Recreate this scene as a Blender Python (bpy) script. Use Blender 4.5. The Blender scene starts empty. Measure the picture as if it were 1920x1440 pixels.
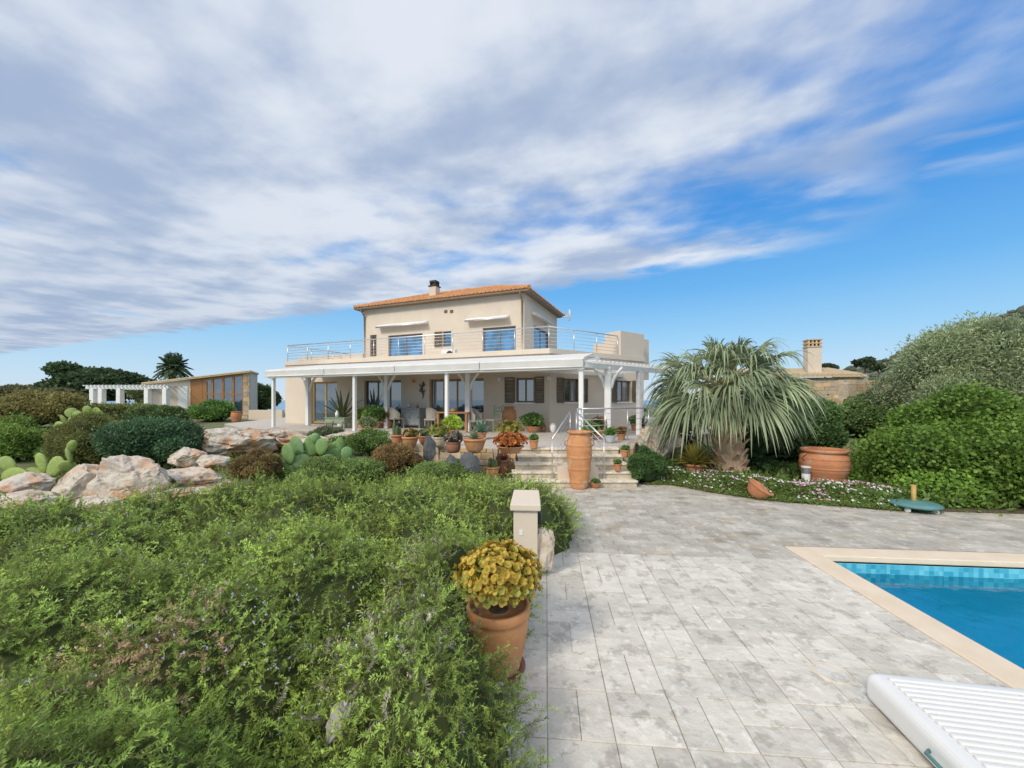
import bpy, bmesh, math, random
import numpy as np
from mathutils import Vector, noise
R=math.radians
FP=725.0; CX=960.0; HY=748.0; EYE=2.0; TZ=0.75
rng=np.random.default_rng(7); random.seed(7)
COL=bpy.context.scene.collection
def gp(px,py,z):
    Y=FP*(EYE-z)/(py-HY); return ((px-CX)/FP*Y, Y)
def at(px,py,Y): return np.array([(px-CX)/FP*Y, Y, EYE+(HY-py)/FP*Y])
class Fr:
    def __init__(s,ox=0,oy=0,deg=0,oz=0):
        s.o=np.array([ox,oy,oz],float); a=R(deg); s.c=math.cos(a); s.s=math.sin(a); s.deg=deg
    def w(s,P):
        P=np.asarray(P,float); x,y,z=P[...,0],P[...,1],P[...,2]
        return np.stack([s.o[0]+x*s.c-y*s.s, s.o[1]+x*s.s+y*s.c, s.o[2]+z],-1)
    def U(s,px,v=0):
        k=(px-CX)/FP; return (k*(s.o[1]+v*s.c)-s.o[0]+v*s.s)/(s.c-k*s.s)
    def Y(s,px,v=0):
        u=s.U(px,v); return s.o[1]+u*s.s+v*s.c
    def Z(s,px,py,v=0): return EYE+(HY-py)/FP*s.Y(px,v)
ID=Fr()
# ---------------------------------------------------------------- materials
def nodes(name):
    m=bpy.data.materials.new(name); m.use_nodes=True; nt=m.node_tree; nt.nodes.clear()
    out=nt.nodes.new('ShaderNodeOutputMaterial'); return m,nt,out
def mat(name,c1,c2=None,scale=4,rough=.75,bump=0,bscale=None,attr=False,metal=0,lo=.35,hi=.65,spec=.4,stretch=None,c3=None,s3=1.2,c4=None,s4=20,bd=.02,r3=(.52,.68)):
    m,nt,out=nodes(name); N=nt.nodes.new; L=nt.links.new
    b=N('ShaderNodeBsdfPrincipled'); L(b.outputs[0],out.inputs[0])
    b.inputs['Roughness'].default_value=rough; b.inputs['Metallic'].default_value=metal
    b.inputs['Specular IOR Level'].default_value=spec
    tc=N('ShaderNodeTexCoord'); mp=N('ShaderNodeMapping'); L(tc.outputs['Object'],mp.inputs[0])
    if stretch: mp.inputs['Scale'].default_value=stretch
    nz=N('ShaderNodeTexNoise'); nz.inputs['Scale'].default_value=scale; nz.inputs['Detail'].default_value=8; nz.inputs['Roughness'].default_value=.62
    L(mp.outputs[0],nz.inputs['Vector'])
    cr=N('ShaderNodeValToRGB'); cr.color_ramp.elements[0].position=lo; cr.color_ramp.elements[1].position=hi
    cr.color_ramp.elements[0].color=(*c1,1); cr.color_ramp.elements[1].color=(*(c2 or tuple(x*.85 for x in c1)),1)
    L(nz.outputs[0],cr.inputs[0]); last=cr.outputs[0]
    for cc,ss,a,b_ in ((c3,s3,*r3),(c4,s4,.55,.66)):
        if cc:
            n3=N('ShaderNodeTexNoise'); n3.inputs['Scale'].default_value=ss; n3.inputs['Detail'].default_value=7; n3.inputs['Roughness'].default_value=.65; L(mp.outputs[0],n3.inputs['Vector'])
            rr=N('ShaderNodeMapRange'); rr.inputs[1].default_value=a; rr.inputs[2].default_value=b_; L(n3.outputs[0],rr.inputs[0])
            mx=N('ShaderNodeMix'); mx.data_type='RGBA'; L(rr.outputs[0],mx.inputs[0]); L(last,mx.inputs[6]); mx.inputs[7].default_value=(*cc,1); last=mx.outputs[2]
    if attr:
        at_=N('ShaderNodeAttribute'); at_.attribute_name='Col'
        mx=N('ShaderNodeMix'); mx.data_type='RGBA'; mx.blend_type='MULTIPLY'; mx.inputs[0].default_value=1
        L(last,mx.inputs[6]); L(at_.outputs['Color'],mx.inputs[7]); last=mx.outputs[2]
    L(last,b.inputs['Base Color'])
    if bump:
        n2=N('ShaderNodeTexNoise'); n2.inputs['Scale'].default_value=bscale or scale*6; n2.inputs['Detail'].default_value=8; L(mp.outputs[0],n2.inputs['Vector'])
        bp=N('ShaderNodeBump'); bp.inputs['Strength'].default_value=bump; bp.inputs['Distance'].default_value=bd
        L(n2.outputs[0],bp.inputs['Height']); L(bp.outputs[0],b.inputs['Normal'])
    return m
def leafmat(name,trans=.25,gloss=.5):
    m,nt,out=nodes(name); N=nt.nodes.new; L=nt.links.new
    b=N('ShaderNodeBsdfPrincipled'); b.inputs['Roughness'].default_value=gloss; b.inputs['Specular IOR Level'].default_value=.3
    t=N('ShaderNodeBsdfTranslucent'); mx=N('ShaderNodeMixShader'); mx.inputs[0].default_value=trans
    a=N('ShaderNodeAttribute'); a.attribute_name='Col'
    tc=N('ShaderNodeTexCoord'); nz=N('ShaderNodeTexNoise'); nz.inputs['Scale'].default_value=2.5; L(tc.outputs['Object'],nz.inputs['Vector'])
    mr=N('ShaderNodeMapRange'); mr.inputs[1].default_value=.3; mr.inputs[2].default_value=.7; mr.inputs[3].default_value=.8; mr.inputs[4].default_value=1.2; L(nz.outputs[0],mr.inputs[0])
    vm=N('ShaderNodeVectorMath'); vm.operation='SCALE'; L(a.outputs['Color'],vm.inputs[0]); L(mr.outputs[0],vm.inputs['Scale'])
    L(vm.outputs[0],b.inputs['Base Color']); L(vm.outputs[0],t.inputs[0]); L(b.outputs[0],mx.inputs[1]); L(t.outputs[0],mx.inputs[2]); L(mx.outputs[0],out.inputs[0])
    return m
def glassmat(name,c,ior=2.9):
    m,nt,out=nodes(name); N=nt.nodes.new; L=nt.links.new
    b=N('ShaderNodeBsdfPrincipled'); b.inputs['Roughness'].default_value=.03; b.inputs['IOR'].default_value=ior
    tc=N('ShaderNodeTexCoord'); nz=N('ShaderNodeTexNoise'); nz.inputs['Scale'].default_value=1.3; L(tc.outputs['Object'],nz.inputs['Vector'])
    cr=N('ShaderNodeValToRGB'); cr.color_ramp.elements[0].color=(*[x*.4 for x in c],1); cr.color_ramp.elements[1].color=(*c,1); cr.color_ramp.elements[0].position=.4; cr.color_ramp.elements[1].position=.6
    L(nz.outputs[0],cr.inputs[0]); L(cr.outputs[0],b.inputs['Base Color']); L(b.outputs[0],out.inputs[0]); return m
def watermat():
    m,nt,out=nodes('water'); N=nt.nodes.new; L=nt.links.new
    g=N('ShaderNodeBsdfGlossy'); g.inputs['Roughness'].default_value=.02; g.inputs[0].default_value=(.8,.9,1,1)
    t=N('ShaderNodeBsdfTransparent'); t.inputs[0].default_value=(.66,.94,.97,1)
    fr=N('ShaderNodeFresnel'); fr.inputs[0].default_value=1.25
    tc=N('ShaderNodeTexCoord'); nz=N('ShaderNodeTexNoise'); nz.inputs['Scale'].default_value=5; nz.inputs['Detail'].default_value=3; L(tc.outputs['Object'],nz.inputs['Vector'])
    bp=N('ShaderNodeBump'); bp.inputs['Strength'].default_value=.15; bp.inputs['Distance'].default_value=.03; L(nz.outputs[0],bp.inputs['Height'])
    for x in (g,fr): L(bp.outputs[0],x.inputs['Normal'])
    mx=N('ShaderNodeMixShader'); L(fr.outputs[0],mx.inputs[0]); L(t.outputs[0],mx.inputs[1]); L(g.outputs[0],mx.inputs[2]); L(mx.outputs[0],out.inputs[0]); return m
def mosaicmat():
    m,nt,out=nodes('mosaic'); N=nt.nodes.new; L=nt.links.new
    b=N('ShaderNodeBsdfPrincipled'); b.inputs['Roughness'].default_value=.25
    tc=N('ShaderNodeTexCoord'); sc=N('ShaderNodeVectorMath'); sc.operation='SCALE'; sc.inputs['Scale'].default_value=1/.055; L(tc.outputs['Object'],sc.inputs[0])
    fl=N('ShaderNodeVectorMath'); fl.operation='FLOOR'; L(sc.outputs[0],fl.inputs[0])
    wn=N('ShaderNodeTexWhiteNoise'); L(fl.outputs[0],wn.inputs[0])
    cr=N('ShaderNodeValToRGB'); cr.color_ramp.elements[0].color=(.03,.32,.48,1); cr.color_ramp.elements[1].color=(.18,.58,.7,1); L(wn.outputs[0],cr.inputs[0])
    L(cr.outputs[0],b.inputs['Base Color']); L(b.outputs[0],out.inputs[0]); return m
M={}
M['plaster']=mat('plaster',(.68,.58,.47),(.64,.545,.44),scale=.8,rough=.9,bump=.08,bscale=60,bd=.005)
M['plaster2']=mat('plaster_upper',(.68,.59,.48),(.63,.545,.445),scale=.7,rough=.9,bump=.08,bscale=60,bd=.005,c3=(.60,.53,.44),s3=1.6)
M['white']=mat('white_paint',(.82,.82,.80),(.76,.76,.74),scale=3,rough=.5)
M['canvas']=mat('white_canvas',(.74,.73,.70),(.66,.65,.62),scale=2,rough=.8)
M['wood']=mat('grey_wood',(.19,.145,.10),(.13,.10,.07),scale=6,rough=.7,stretch=(6,6,1))
M['oak']=mat('oak_wood',(.45,.22,.08),(.34,.16,.06),scale=5,rough=.55,stretch=(5,5,1))
M['ochre']=mat('ochre_frame',(.50,.33,.10),(.42,.27,.09),rough=.5)
M['frame']=mat('brown_frame',(.23,.17,.11),(.18,.13,.09),rough=.5)
M['glass']=glassmat('window_glass',(.05,.09,.14))
M['glassu']=glassmat('glass_painted_sky_blue',(.10,.26,.50),2.4)  # blue sky reflection of the upper panes is painted into the base colour
M['steel']=mat('stainless_steel',(.72,.72,.72),(.62,.62,.62),metal=.8,rough=.35)
M['black']=mat('black_metal',(.02,.02,.02),(.03,.03,.03),rough=.5)
M['tile']=mat('terracotta_roof_tile',(.62,.30,.12),(.48,.21,.09),scale=5,rough=.85,bump=.2,c3=(.62,.42,.22),s3=3)
M['tile2']=mat('pale_roof_tile',(.62,.50,.32),(.52,.40,.25),scale=5,rough=.85,bump=.2)
M['terra']=mat('terracotta',(.55,.235,.11),(.45,.185,.09),scale=5,rough=.85,bump=.25,bscale=30,c3=(.55,.36,.24),s3=2.5)
M['terra2']=mat('orange_terracotta',(.64,.31,.13),(.52,.23,.10),scale=4,rough=.85,bump=.25,bscale=30,c3=(.62,.43,.27),s3=3,c4=(.42,.22,.13),s4=9)
M['terra3']=mat('dark_terracotta',(.33,.15,.09),(.25,.12,.08),scale=5,rough=.85,bump=.25,bscale=30)
M['soil']=mat('soil',(.09,.075,.045),(.13,.11,.07),scale=20,rough=1,bump=.6)
M['ground']=mat('dry_garden_ground',(.15,.16,.07),(.11,.15,.05),scale=1.5,rough=1,bump=.7,bscale=12,c3=(.26,.20,.13))
M['rock']=mat('limestone_boulder',(.60,.54,.45),(.42,.37,.31),scale=3,rough=.9,bump=1,bscale=9,c3=(.52,.27,.13),s3=1.5,lo=.4,hi=.7,c4=(.24,.20,.16),s4=7,bd=.04,r3=(.47,.62))
M['rockg']=mat('grey_limestone',(.42,.41,.38),(.30,.29,.27),scale=3,rough=.9,bump=1,bscale=9,bd=.04)
M['dstone']=mat('dark_slate',(.12,.13,.14),(.08,.085,.09),scale=6,rough=.8,bump=.8,bscale=12)
M['stone']=mat('wall_stone',(.58,.49,.37),(.44,.38,.29),scale=4,rough=.9,bump=.6,bscale=18,attr=True)
M['mortar']=mat('mortar',(.44,.38,.31),(.36,.31,.25),scale=8,rough=1,bump=.4)
M['slab']=mat('pale_paving_slab',(.70,.665,.59),(.61,.575,.505),scale=3.5,rough=.88,bump=.9,bscale=11,attr=True,c3=(.49,.46,.40),s3=6,lo=.42,hi=.60,c4=(.77,.745,.68),s4=11,r3=(.53,.60))
M['slab2']=mat('weathered_paving_brick',(.58,.55,.49),(.42,.395,.345),scale=3,rough=.9,bump=.7,bscale=22,attr=True,c3=(.32,.295,.255),s3=2.2,c4=(.68,.65,.59),s4=8)
M['grout']=mat('paving_joint',(.42,.39,.33),(.30,.28,.24),scale=3,rough=1)
M['coping']=mat('pool_coping',(.80,.67,.51),(.73,.60,.44),scale=3,rough=.7,bump=.1)
M['basin']=mat('pool_basin',(.02,.42,.64),(.015,.37,.60),scale=1,rough=.5)
M['floorp']=mat('pool_floor',(.04,.60,.70),(.03,.55,.66),scale=1,rough=.5)
M['mosaic']=mosaicmat(); M['water']=watermat()
M['plastic']=mat('white_plastic',(.80,.80,.78),(.76,.76,.74),scale=2,rough=.35)
M['bluegreen']=mat('bluegreen_enamel',(.11,.27,.27),(.09,.21,.21),scale=5,rough=.45)
M['leaf']=leafmat('foliage',.3); M['dull']=leafmat('foliage_dull',.28,.7); M['petal']=leafmat('petals',.3,.8)
M['cactus']=mat('cactus_skin',(.24,.34,.13),(.17,.26,.09),scale=9,rough=.6,attr=True,bump=.5,bscale=60,c4=(.34,.40,.2),s4=45)
M['bark']=mat('bark',(.20,.15,.11),(.13,.10,.07),scale=5,rough=1,bump=.8,stretch=(4,4,1))
M['palmbark']=mat('palm_leaf_bases',(.78,.58,.40),(.60,.36,.20),scale=5,rough=.9,bump=.6,stretch=(3,3,1))
M['hill']=mat('distant_hill',(.24,.26,.20),(.16,.19,.13),scale=.05,rough=1,c3=(.30,.29,.25),s3=.02)
M['sea']=mat('sea_water',(.10,.24,.38),(.12,.27,.42),scale=.001,rough=.25)
M['wicker']=mat('grey_wicker',(.44,.41,.36),(.30,.28,.24),scale=60,rough=.8,bump=.6,bscale=80)
M['greenp']=mat('faded_green_paint',(.28,.34,.24),(.22,.28,.19),scale=8,rough=.7)
M['greyp']=mat('blue_grey_paint',(.30,.33,.33),(.24,.26,.26),scale=8,rough=.7)
M['orange']=mat('orange_shade',(.7,.25,.06),rough=.6)
M['terr']=mat('terrace_tile',(.58,.53,.47),(.50,.455,.40),scale=2,rough=.7,bump=.1)
M['glaze']=mat('pale_glaze',(.45,.52,.6),(.6,.6,.58),rough=.3)
# ---------------------------------------------------------------- mesh builder
_sph={}
def sphere_t(nu=12,nv=8):
    if (nu,nv) in _sph: return _sph[(nu,nv)]
    V=[];Q=[]
    for j in range(nv+1):
        t=math.pi*j/nv
        for i in range(nu):
            a=2*math.pi*i/nu; V.append((math.sin(t)*math.cos(a),math.sin(t)*math.sin(a),math.cos(t)))
    for j in range(nv):
        for i in range(nu): Q.append((j*nu+i,(j+1)*nu+i,(j+1)*nu+(i+1)%nu,j*nu+(i+1)%nu))
    _sph[(nu,nv)]=(np.array(V),np.array(Q)); return _sph[(nu,nv)]
class MB:
    def __init__(s): s.V=[];s.F=[];s.C=[];s.n=0
    def add(s,V,F,col=None):
        V=np.asarray(V,float).reshape(-1,3)
        c=np.ones((len(V),3)) if col is None else np.broadcast_to(np.asarray(col,float),(len(V),3))
        s.V.append(V); s.C.append(c)
        if isinstance(F,np.ndarray): s.F.append(F+s.n)
        else:
            d={}
            for f in F: d.setdefault(len(f),[]).append(f)
            for k in d: s.F.append(np.array(d[k])+s.n)
        s.n+=len(V); return s
    def box(s,F,u0,u1,v0,v1,z0,z1,col=None):
        P=[(u,v,z) for z in (z0,z1) for (u,v) in ((u0,v0),(u1,v0),(u1,v1),(u0,v1))]
        return s.add(F.w(P),[(0,3,2,1),(4,5,6,7),(0,1,5,4),(1,2,6,5),(2,3,7,6),(3,0,4,7)],col)
    def prism(s,pts,z0,z1,F=ID,col=None):
        n=len(pts); P=[(x,y,z0) for x,y in pts]+[(x,y,z1) for x,y in pts]
        fs=[tuple(range(n))[::-1],tuple(range(n,2*n))]+[(i,(i+1)%n,n+(i+1)%n,n+i) for i in range(n)]
        return s.add(F.w(P),fs,col)
    def hexa(s,P,col=None):
        return s.add(P,[(0,3,2,1),(4,5,6,7),(0,1,5,4),(1,2,6,5),(2,3,7,6),(3,0,4,7)],col)
    def tube(s,pts,r,seg=8,F=ID,col=None):
        P=F.w(np.array(pts,float)); n=len(P); rr=np.broadcast_to(np.asarray(r,float),(n,))
        V=[];
        T=np.gradient(P,axis=0); T/=np.linalg.norm(T,axis=1)[:,None]+1e-9
        ref=np.array([0,0,1.]) if abs(T[0][2])<.9 else np.array([1.,0,0])
        for i in range(n):
            a=np.cross(T[i],ref); a/=np.linalg.norm(a)+1e-9; b=np.cross(T[i],a)
            for k in range(seg):
                t=2*math.pi*k/seg; V.append(P[i]+rr[i]*(a*math.cos(t)+b*math.sin(t)))
        fs=[(i*seg+k,i*seg+(k+1)%seg,(i+1)*seg+(k+1)%seg,(i+1)*seg+k) for i in range(n-1) for k in range(seg)]
        fs+=[tuple(range(seg))[::-1],tuple(range((n-1)*seg,n*seg))]
        return s.add(V,fs,col)
    def lathe(s,c,prof,seg=28,col=None):
        V=[];n=len(prof)
        for r,z in prof:
            for k in range(seg):
                t=2*math.pi*k/seg; V.append((c[0]+r*math.cos(t),c[1]+r*math.sin(t),c[2]+z))
        fs=[(i*seg+k,i*seg+(k+1)%seg,(i+1)*seg+(k+1)%seg,(i+1)*seg+k) for i in range(n-1) for k in range(seg)]
        return s.add(V,fs,col)
    def ell(s,c,rad,nu=12,nv=8,col=None):
        V,Q=sphere_t(nu,nv); V=V*np.array(rad)
        return s.add(V+np.array(c),Q,col)
    def leaves(s,P,D,L,W,col):
        n=len(P); rd=rng.normal(size=(n,3)); S=np.cross(D,rd); S/=np.linalg.norm(S,axis=1)[:,None]+1e-9
        L=np.broadcast_to(np.asarray(L,float),(n,))[:,None]; W=np.broadcast_to(np.asarray(W,float),(n,))[:,None]
        m=P+D*L*.5
        V=np.stack([P,m+S*W*.5,P+D*L,m-S*W*.5],1).reshape(-1,3)
        Q=np.arange(4*n).reshape(n,4); C=np.repeat(np.broadcast_to(col,(n,3)),4,axis=0)
        return s.add(V,Q,C)
    def build(s,name,m,parent=None,smooth=False,bevel=0,base=None):
        V=np.concatenate(s.V); C=np.concatenate(s.C)
        loc=None
        if parent is not None:
            p=parent; V=V.copy()
            o=np.array(p.get('_o',(0,0,0,0)))
            V=V-o[:3]; c,sn=math.cos(-o[3]),math.sin(-o[3])
            V=np.stack([V[:,0]*c-V[:,1]*sn,V[:,0]*sn+V[:,1]*c,V[:,2]],1)
        elif base is not None: V=V-np.array(base); loc=base
        me=bpy.data.meshes.new(name)
        me.vertices.add(len(V)); me.vertices.foreach_set('co',V.astype(np.float32).ravel())
        li=np.concatenate([f.ravel() for f in s.F]); sz=np.concatenate([np.full(len(f),f.shape[1]) for f in s.F])
        st=np.concatenate([[0],np.cumsum(sz)[:-1]])
        me.loops.add(len(li)); me.loops.foreach_set('vertex_index',li.astype(np.int32))
        me.polygons.add(len(sz)); me.polygons.foreach_set('loop_start',st.astype(np.int32)); 
        me.update(calc_edges=True); me.validate()
        me.polygons.foreach_set('use_smooth',np.full(len(me.polygons),bool(smooth)))
        ca=me.color_attributes.new('Col','FLOAT_COLOR','POINT')
        if len(me.vertices)==len(C): ca.data.foreach_set('color',np.concatenate([C,np.ones((len(C),1))],1).astype(np.float32).ravel())
        me.materials.append(M[m] if isinstance(m,str) else m)
        o=bpy.data.objects.new(name,me); COL.objects.link(o)
        if parent is not None:
            o.parent=parent
            if '_o' in parent: o['_o']=parent['_o']
        if loc is not None: o.location=loc
        if bevel:
            b=o.modifiers.new('bevel','BEVEL'); b.width=bevel; b.segments=2; b.limit_method='ANGLE'
        return o
def tag(o,label=None,cat=None,group=None,kind=None):
    if label:o['label']=label
    if cat:o['category']=cat
    if group:o['group']=group
    if kind:o['kind']=kind
    return o
def thing(name,label,cat,loc=(0,0,0),deg=0,group=None):
    o=bpy.data.objects.new(name,None); COL.objects.link(o); o.location=loc; o.rotation_euler=(0,0,R(deg))
    o['_o']=(float(loc[0]),float(loc[1]),float(loc[2]),R(deg)); o.empty_display_size=.1
    return tag(o,label,cat,group)
def nrm(a): return a/(np.linalg.norm(a,axis=-1,keepdims=True)+1e-9)
def rc(c1,c2,n,p=1.0):
    t=rng.random((n,1))**p; c=np.array(c1)*(1-t)+np.array(c2)*t
    return c*(.8+.4*rng.random((n,1)))
# ---------------------------------------------------------------- camera / world / sun
sc=bpy.context.scene
cam=bpy.data.cameras.new('camera'); co=bpy.data.objects.new('camera',cam); COL.objects.link(co)
co.location=(0,0,EYE); co.rotation_euler=(R(90),0,0); cam.sensor_width=36; cam.lens=36*FP/1920; cam.shift_y=(HY-720)/1920; cam.clip_end=30000; cam.clip_start=.05
sc.camera=co
try:
    sc.view_settings.view_transform='Standard'; sc.view_settings.look='None'
except Exception: pass
W=bpy.data.worlds.new('World'); sc.world=W; W.use_nodes=True; nt=W.node_tree; nt.nodes.clear()
N=nt.nodes.new; L=nt.links.new
def mt(op,a,b=None,c=None,clamp=False):
    n=N('ShaderNodeMath'); n.operation=op; n.use_clamp=clamp
    for i,x in enumerate((a,b,c)):
        if x is None: continue
        if isinstance(x,(int,float)): n.inputs[i].default_value=x
        else: L(x,n.inputs[i])
    return n.outputs[0]
def sm(x,a,b):
    n=N('ShaderNodeMapRange'); n.interpolation_type='SMOOTHSTEP'; L(x,n.inputs[0]); n.inputs[1].default_value=a; n.inputs[2].default_value=b; return n.outputs[0]
def smr(x,a,b): return mt('SUBTRACT',1,sm(x,a,b))
def mixc(f,a,b):
    n=N('ShaderNodeMix'); n.data_type='RGBA'
    if isinstance(f,(int,float)): n.inputs[0].default_value=f
    else: L(f,n.inputs[0])
    for i,x in ((6,a),(7,b)):
        if isinstance(x,tuple): n.inputs[i].default_value=(*x,1)
        else: L(x,n.inputs[i])
    return n.outputs[2]
tc=N('ShaderNodeTexCoord'); sp=N('ShaderNodeSeparateXYZ'); L(tc.outputs['Generated'],sp.inputs[0])
x,y,z=sp.outputs
zc=mt('MAXIMUM',z,.015); Xp=mt('DIVIDE',x,zc); Yp=mt('DIVIDE',y,zc)
s_=mt('ADD',Yp,mt('MULTIPLY',Xp,.44)); al=mt('SUBTRACT',Xp,mt('MULTIPLY',Yp,.44))
def nz(a,b,scale,detail,rough=.55,off=0,dist=0):
    c=N('ShaderNodeCombineXYZ'); L(a,c.inputs[0]); L(b,c.inputs[1]); c.inputs[2].default_value=off
    n=N('ShaderNodeTexNoise'); n.inputs['Scale'].default_value=scale; n.inputs['Detail'].default_value=detail; n.inputs['Roughness'].default_value=rough; n.inputs['Distortion'].default_value=dist
    L(c.outputs[0],n.inputs['Vector']); return n.outputs[0]
n1=nz(mt('MULTIPLY',al,.65),s_,1.0,4,.5,3.1,.1)
n2=nz(mt('MULTIPLY',al,.95),s_,3.2,6,.5,7.7)
n3=nz(mt('MULTIPLY',al,.55),s_,1.25,5,.5,1.7)
nn=mt('ADD',mt('MULTIPLY',n1,.80),mt('MULTIPLY',n2,.20))
edge=mt('ADD',s_,mt('MULTIPLY',mt('SUBTRACT',n2,.5),.9))
m1=smr(edge,3.3,3.7)
edge2=mt('ADD',mt('SUBTRACT',Xp,mt('MULTIPLY',Yp,.18)),mt('MULTIPLY',mt('SUBTRACT',nn,.5),3.4))
m2=smr(edge2,1.0,1.7)
dens=mt('ADD',nn,mt('MULTIPLY',smr(al,-4,1.6),.15))
m3=sm(dens,.38,.58)
m4=sm(Yp,-4,-1.5)
mask=mt('MULTIPLY',mt('MULTIPLY',m1,m2),mt('MULTIPLY',m3,m4))
wn=nz(mt('MULTIPLY',al,.3),s_,2.2,5,.55,12.3)
wsp=mt('MULTIPLY',mt('MULTIPLY',sm(wn,.52,.68),smr(Xp,1.5,2.4)),mt('MULTIPLY',smr(s_,2.4,3.1),.65))
mask=mt('MAXIMUM',mask,mt('MULTIPLY',wsp,m4))
mask=mt('MULTIPLY',mask,.96)
shade=mt('ADD',mt('MULTIPLY',n3,.68),mt('MULTIPLY',n2,.32))
shd=sm(shade,.38,.62)
ccol=mixc(shd,(3.3,4.1,5.6),(6.6,7.0,7.6))
left=smr(al,-8,.5)
ccol=mixc(mt('MULTIPLY',left,.42),ccol,(2.9,3.7,5.1))
sky=N('ShaderNodeTexSky'); sky.sky_type='NISHITA'; sky.sun_disc=False; sky.sun_elevation=R(38); sky.sun_rotation=R(220); sky.altitude=100; sky.air_density=1.1; sky.dust_density=.6; sky.ozone_density=1.6
grad=N('ShaderNodeValToRGB'); e=grad.color_ramp.elements
e[0].position=0; e[0].color=(.66,.78,.91,1); e[1].position=.75; e[1].color=(.04,.2,.64,1)
for p_,c_ in ((.06,(.52,.74,.93,1)),(.14,(.33,.64,.94,1)),(.25,(.15,.47,.90,1)),(.39,(.065,.32,.80,1))): q=grad.color_ramp.elements.new(p_); q.color=c_
L(mt('MAXIMUM',z,0),grad.inputs[0])
gs=N('ShaderNodeVectorMath'); gs.operation='SCALE'; gs.inputs['Scale'].default_value=8.3; L(grad.outputs[0],gs.inputs[0])
base=mixc(.92,sky.outputs[0],gs.outputs[0])
fill_glow=mt('MULTIPLY',sm(mt('MULTIPLY',y,-1),.05,.7),sm(z,.28,.5))  # bright haze added to the unseen sky behind the camera as soft fill light
base=mixc(fill_glow,base,(15.5,14.5,13.0))
mask=mt('MULTIPLY',mask,mt('SUBTRACT',1,fill_glow))
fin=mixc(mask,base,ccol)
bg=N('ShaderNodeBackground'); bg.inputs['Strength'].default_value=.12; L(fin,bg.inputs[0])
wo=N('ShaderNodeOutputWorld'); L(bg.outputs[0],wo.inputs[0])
sl=bpy.data.lights.new('sun','SUN'); sl.energy=2.2; sl.angle=R(10); sl.color=(1,.92,.80)
so=bpy.data.objects.new('sun',sl); COL.objects.link(so)
e_=R(38); a_=R(220); sd=Vector((math.sin(a_)*math.cos(e_),math.cos(a_)*math.cos(e_),math.sin(e_)))
so.rotation_euler=sd.to_track_quat('Z','Y').to_euler(); so.location=(0,0,30)
# ---------------------------------------------------------------- terrain
G=Fr(3.68,5.23,-5)
EY=[0,1.5,2.4,2.75,3.15,3.8,4.1,4.7,5.1,5.8,6.8,8,9.5]; EX=[.2,.12,.03,-.2,.08,.28,.0,.25,.8,1.0,.75,.1,-.5]
def edgeX(y): return np.interp(y,EY,EX)
def sst(a,b,x): t=np.clip((x-a)/(b-a),0,1); return t*t*(3-2*t)
def gh(x,y):
    h=.08+.42*sst(5,14,y)+.1*np.sin(x*.9+1)*np.cos(y*.7)*sst(4,9,y)
    lf=sst(edgeX(np.clip(y,0,9.5))+.1,edgeX(np.clip(y,0,9.5))-.7,x)
    h=np.where(y<12.5,h*lf-.3*(1-lf),h)
    gu=(x-3.68)*math.cos(R(5))-(y-5.23)*math.sin(R(5)); gv=(x-3.68)*math.sin(R(5))+(y-5.23)*math.cos(R(5))
    h=np.where((gu>-1.2)&(gv<1.2),-2.2,h)
    d=np.hypot(x,y-10); h=h-sst(38,160,d)*62
    return h
mb=MB()
gx=np.concatenate([-np.geomspace(400,14,26),np.arange(-13.5,14,.5),np.geomspace(14,400,26)]); gy=np.concatenate([-np.geomspace(200,6,14),np.arange(-5.5,30,.5),np.geomspace(30,500,26)])
XX,YY=np.meshgrid(gx,gy); ZZ=gh(XX,YY); nx=len(gx); ny=len(gy)
idx=np.arange(nx*ny).reshape(ny,nx)
mb.add(np.stack([XX,YY,ZZ],-1),np.stack([idx[:-1,:-1],idx[:-1,1:],idx[1:,1:],idx[1:,:-1]],-1).reshape(-1,4))
tag(mb.build('ground','ground',smooth=True),kind='structure')
mb=MB(); mb.add([(-15000,-15000,-55),(15000,-15000,-55),(15000,15000,-55),(-15000,15000,-55)],[(0,1,2,3)]); tag(mb.build('sea','sea'),kind='structure')
mb=MB(); hx=np.linspace(60,700,90); hy=np.linspace(120,520,50); HX,HYY=np.meshgrid(hx,hy)
def hillz(x,y):
    k=x/y; prof=np.interp(k,[.5,.78,.88,.98,1.14,1.32,1.6,2.5,4],[-8,10,26,33,48,70,88,98,80])
    t=np.exp(-((y-270)/95)**2); return prof*t*1.0-6
HZ=hillz(HX,HYY)*(HYY/270)+2
for i in range(HZ.shape[0]):
    for j in range(HZ.shape[1]): HZ[i,j]+=5*noise.fractal(Vector((HX[i,j]*.03,HYY[i,j]*.03,0)),1,2,5)
idx=np.arange(HX.size).reshape(HX.shape)
mb.add(np.stack([HX,HYY,HZ],-1),np.stack([idx[:-1,:-1],idx[:-1,1:],idx[1:,1:],idx[1:,:-1]],-1).reshape(-1,4)); tag(mb.build('hill','hill',smooth=True),kind='structure')
mb=MB(); n=1500; px=rng.uniform(100,420,n); py=rng.uniform(170,290,n)
for i in range(n):
    zz=(hillz(px[i],py[i])*(py[i]/270)+2+5*noise.fractal(Vector((px[i]*.03,py[i]*.03,0)),1,2,5))
    r=random.uniform(.8,2.6); c=random.choice([(.11,.14,.09),(.13,.16,.10),(.16,.17,.12)]); mb.ell((px[i],py[i],zz+r*.3),(r,r,r*.75),nu=6,nv=4,col=c)
tag(mb.build('hillside_scrub','dull'),'dark green scrub dotted over the far hillside','scrub',kind='stuff')
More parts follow.
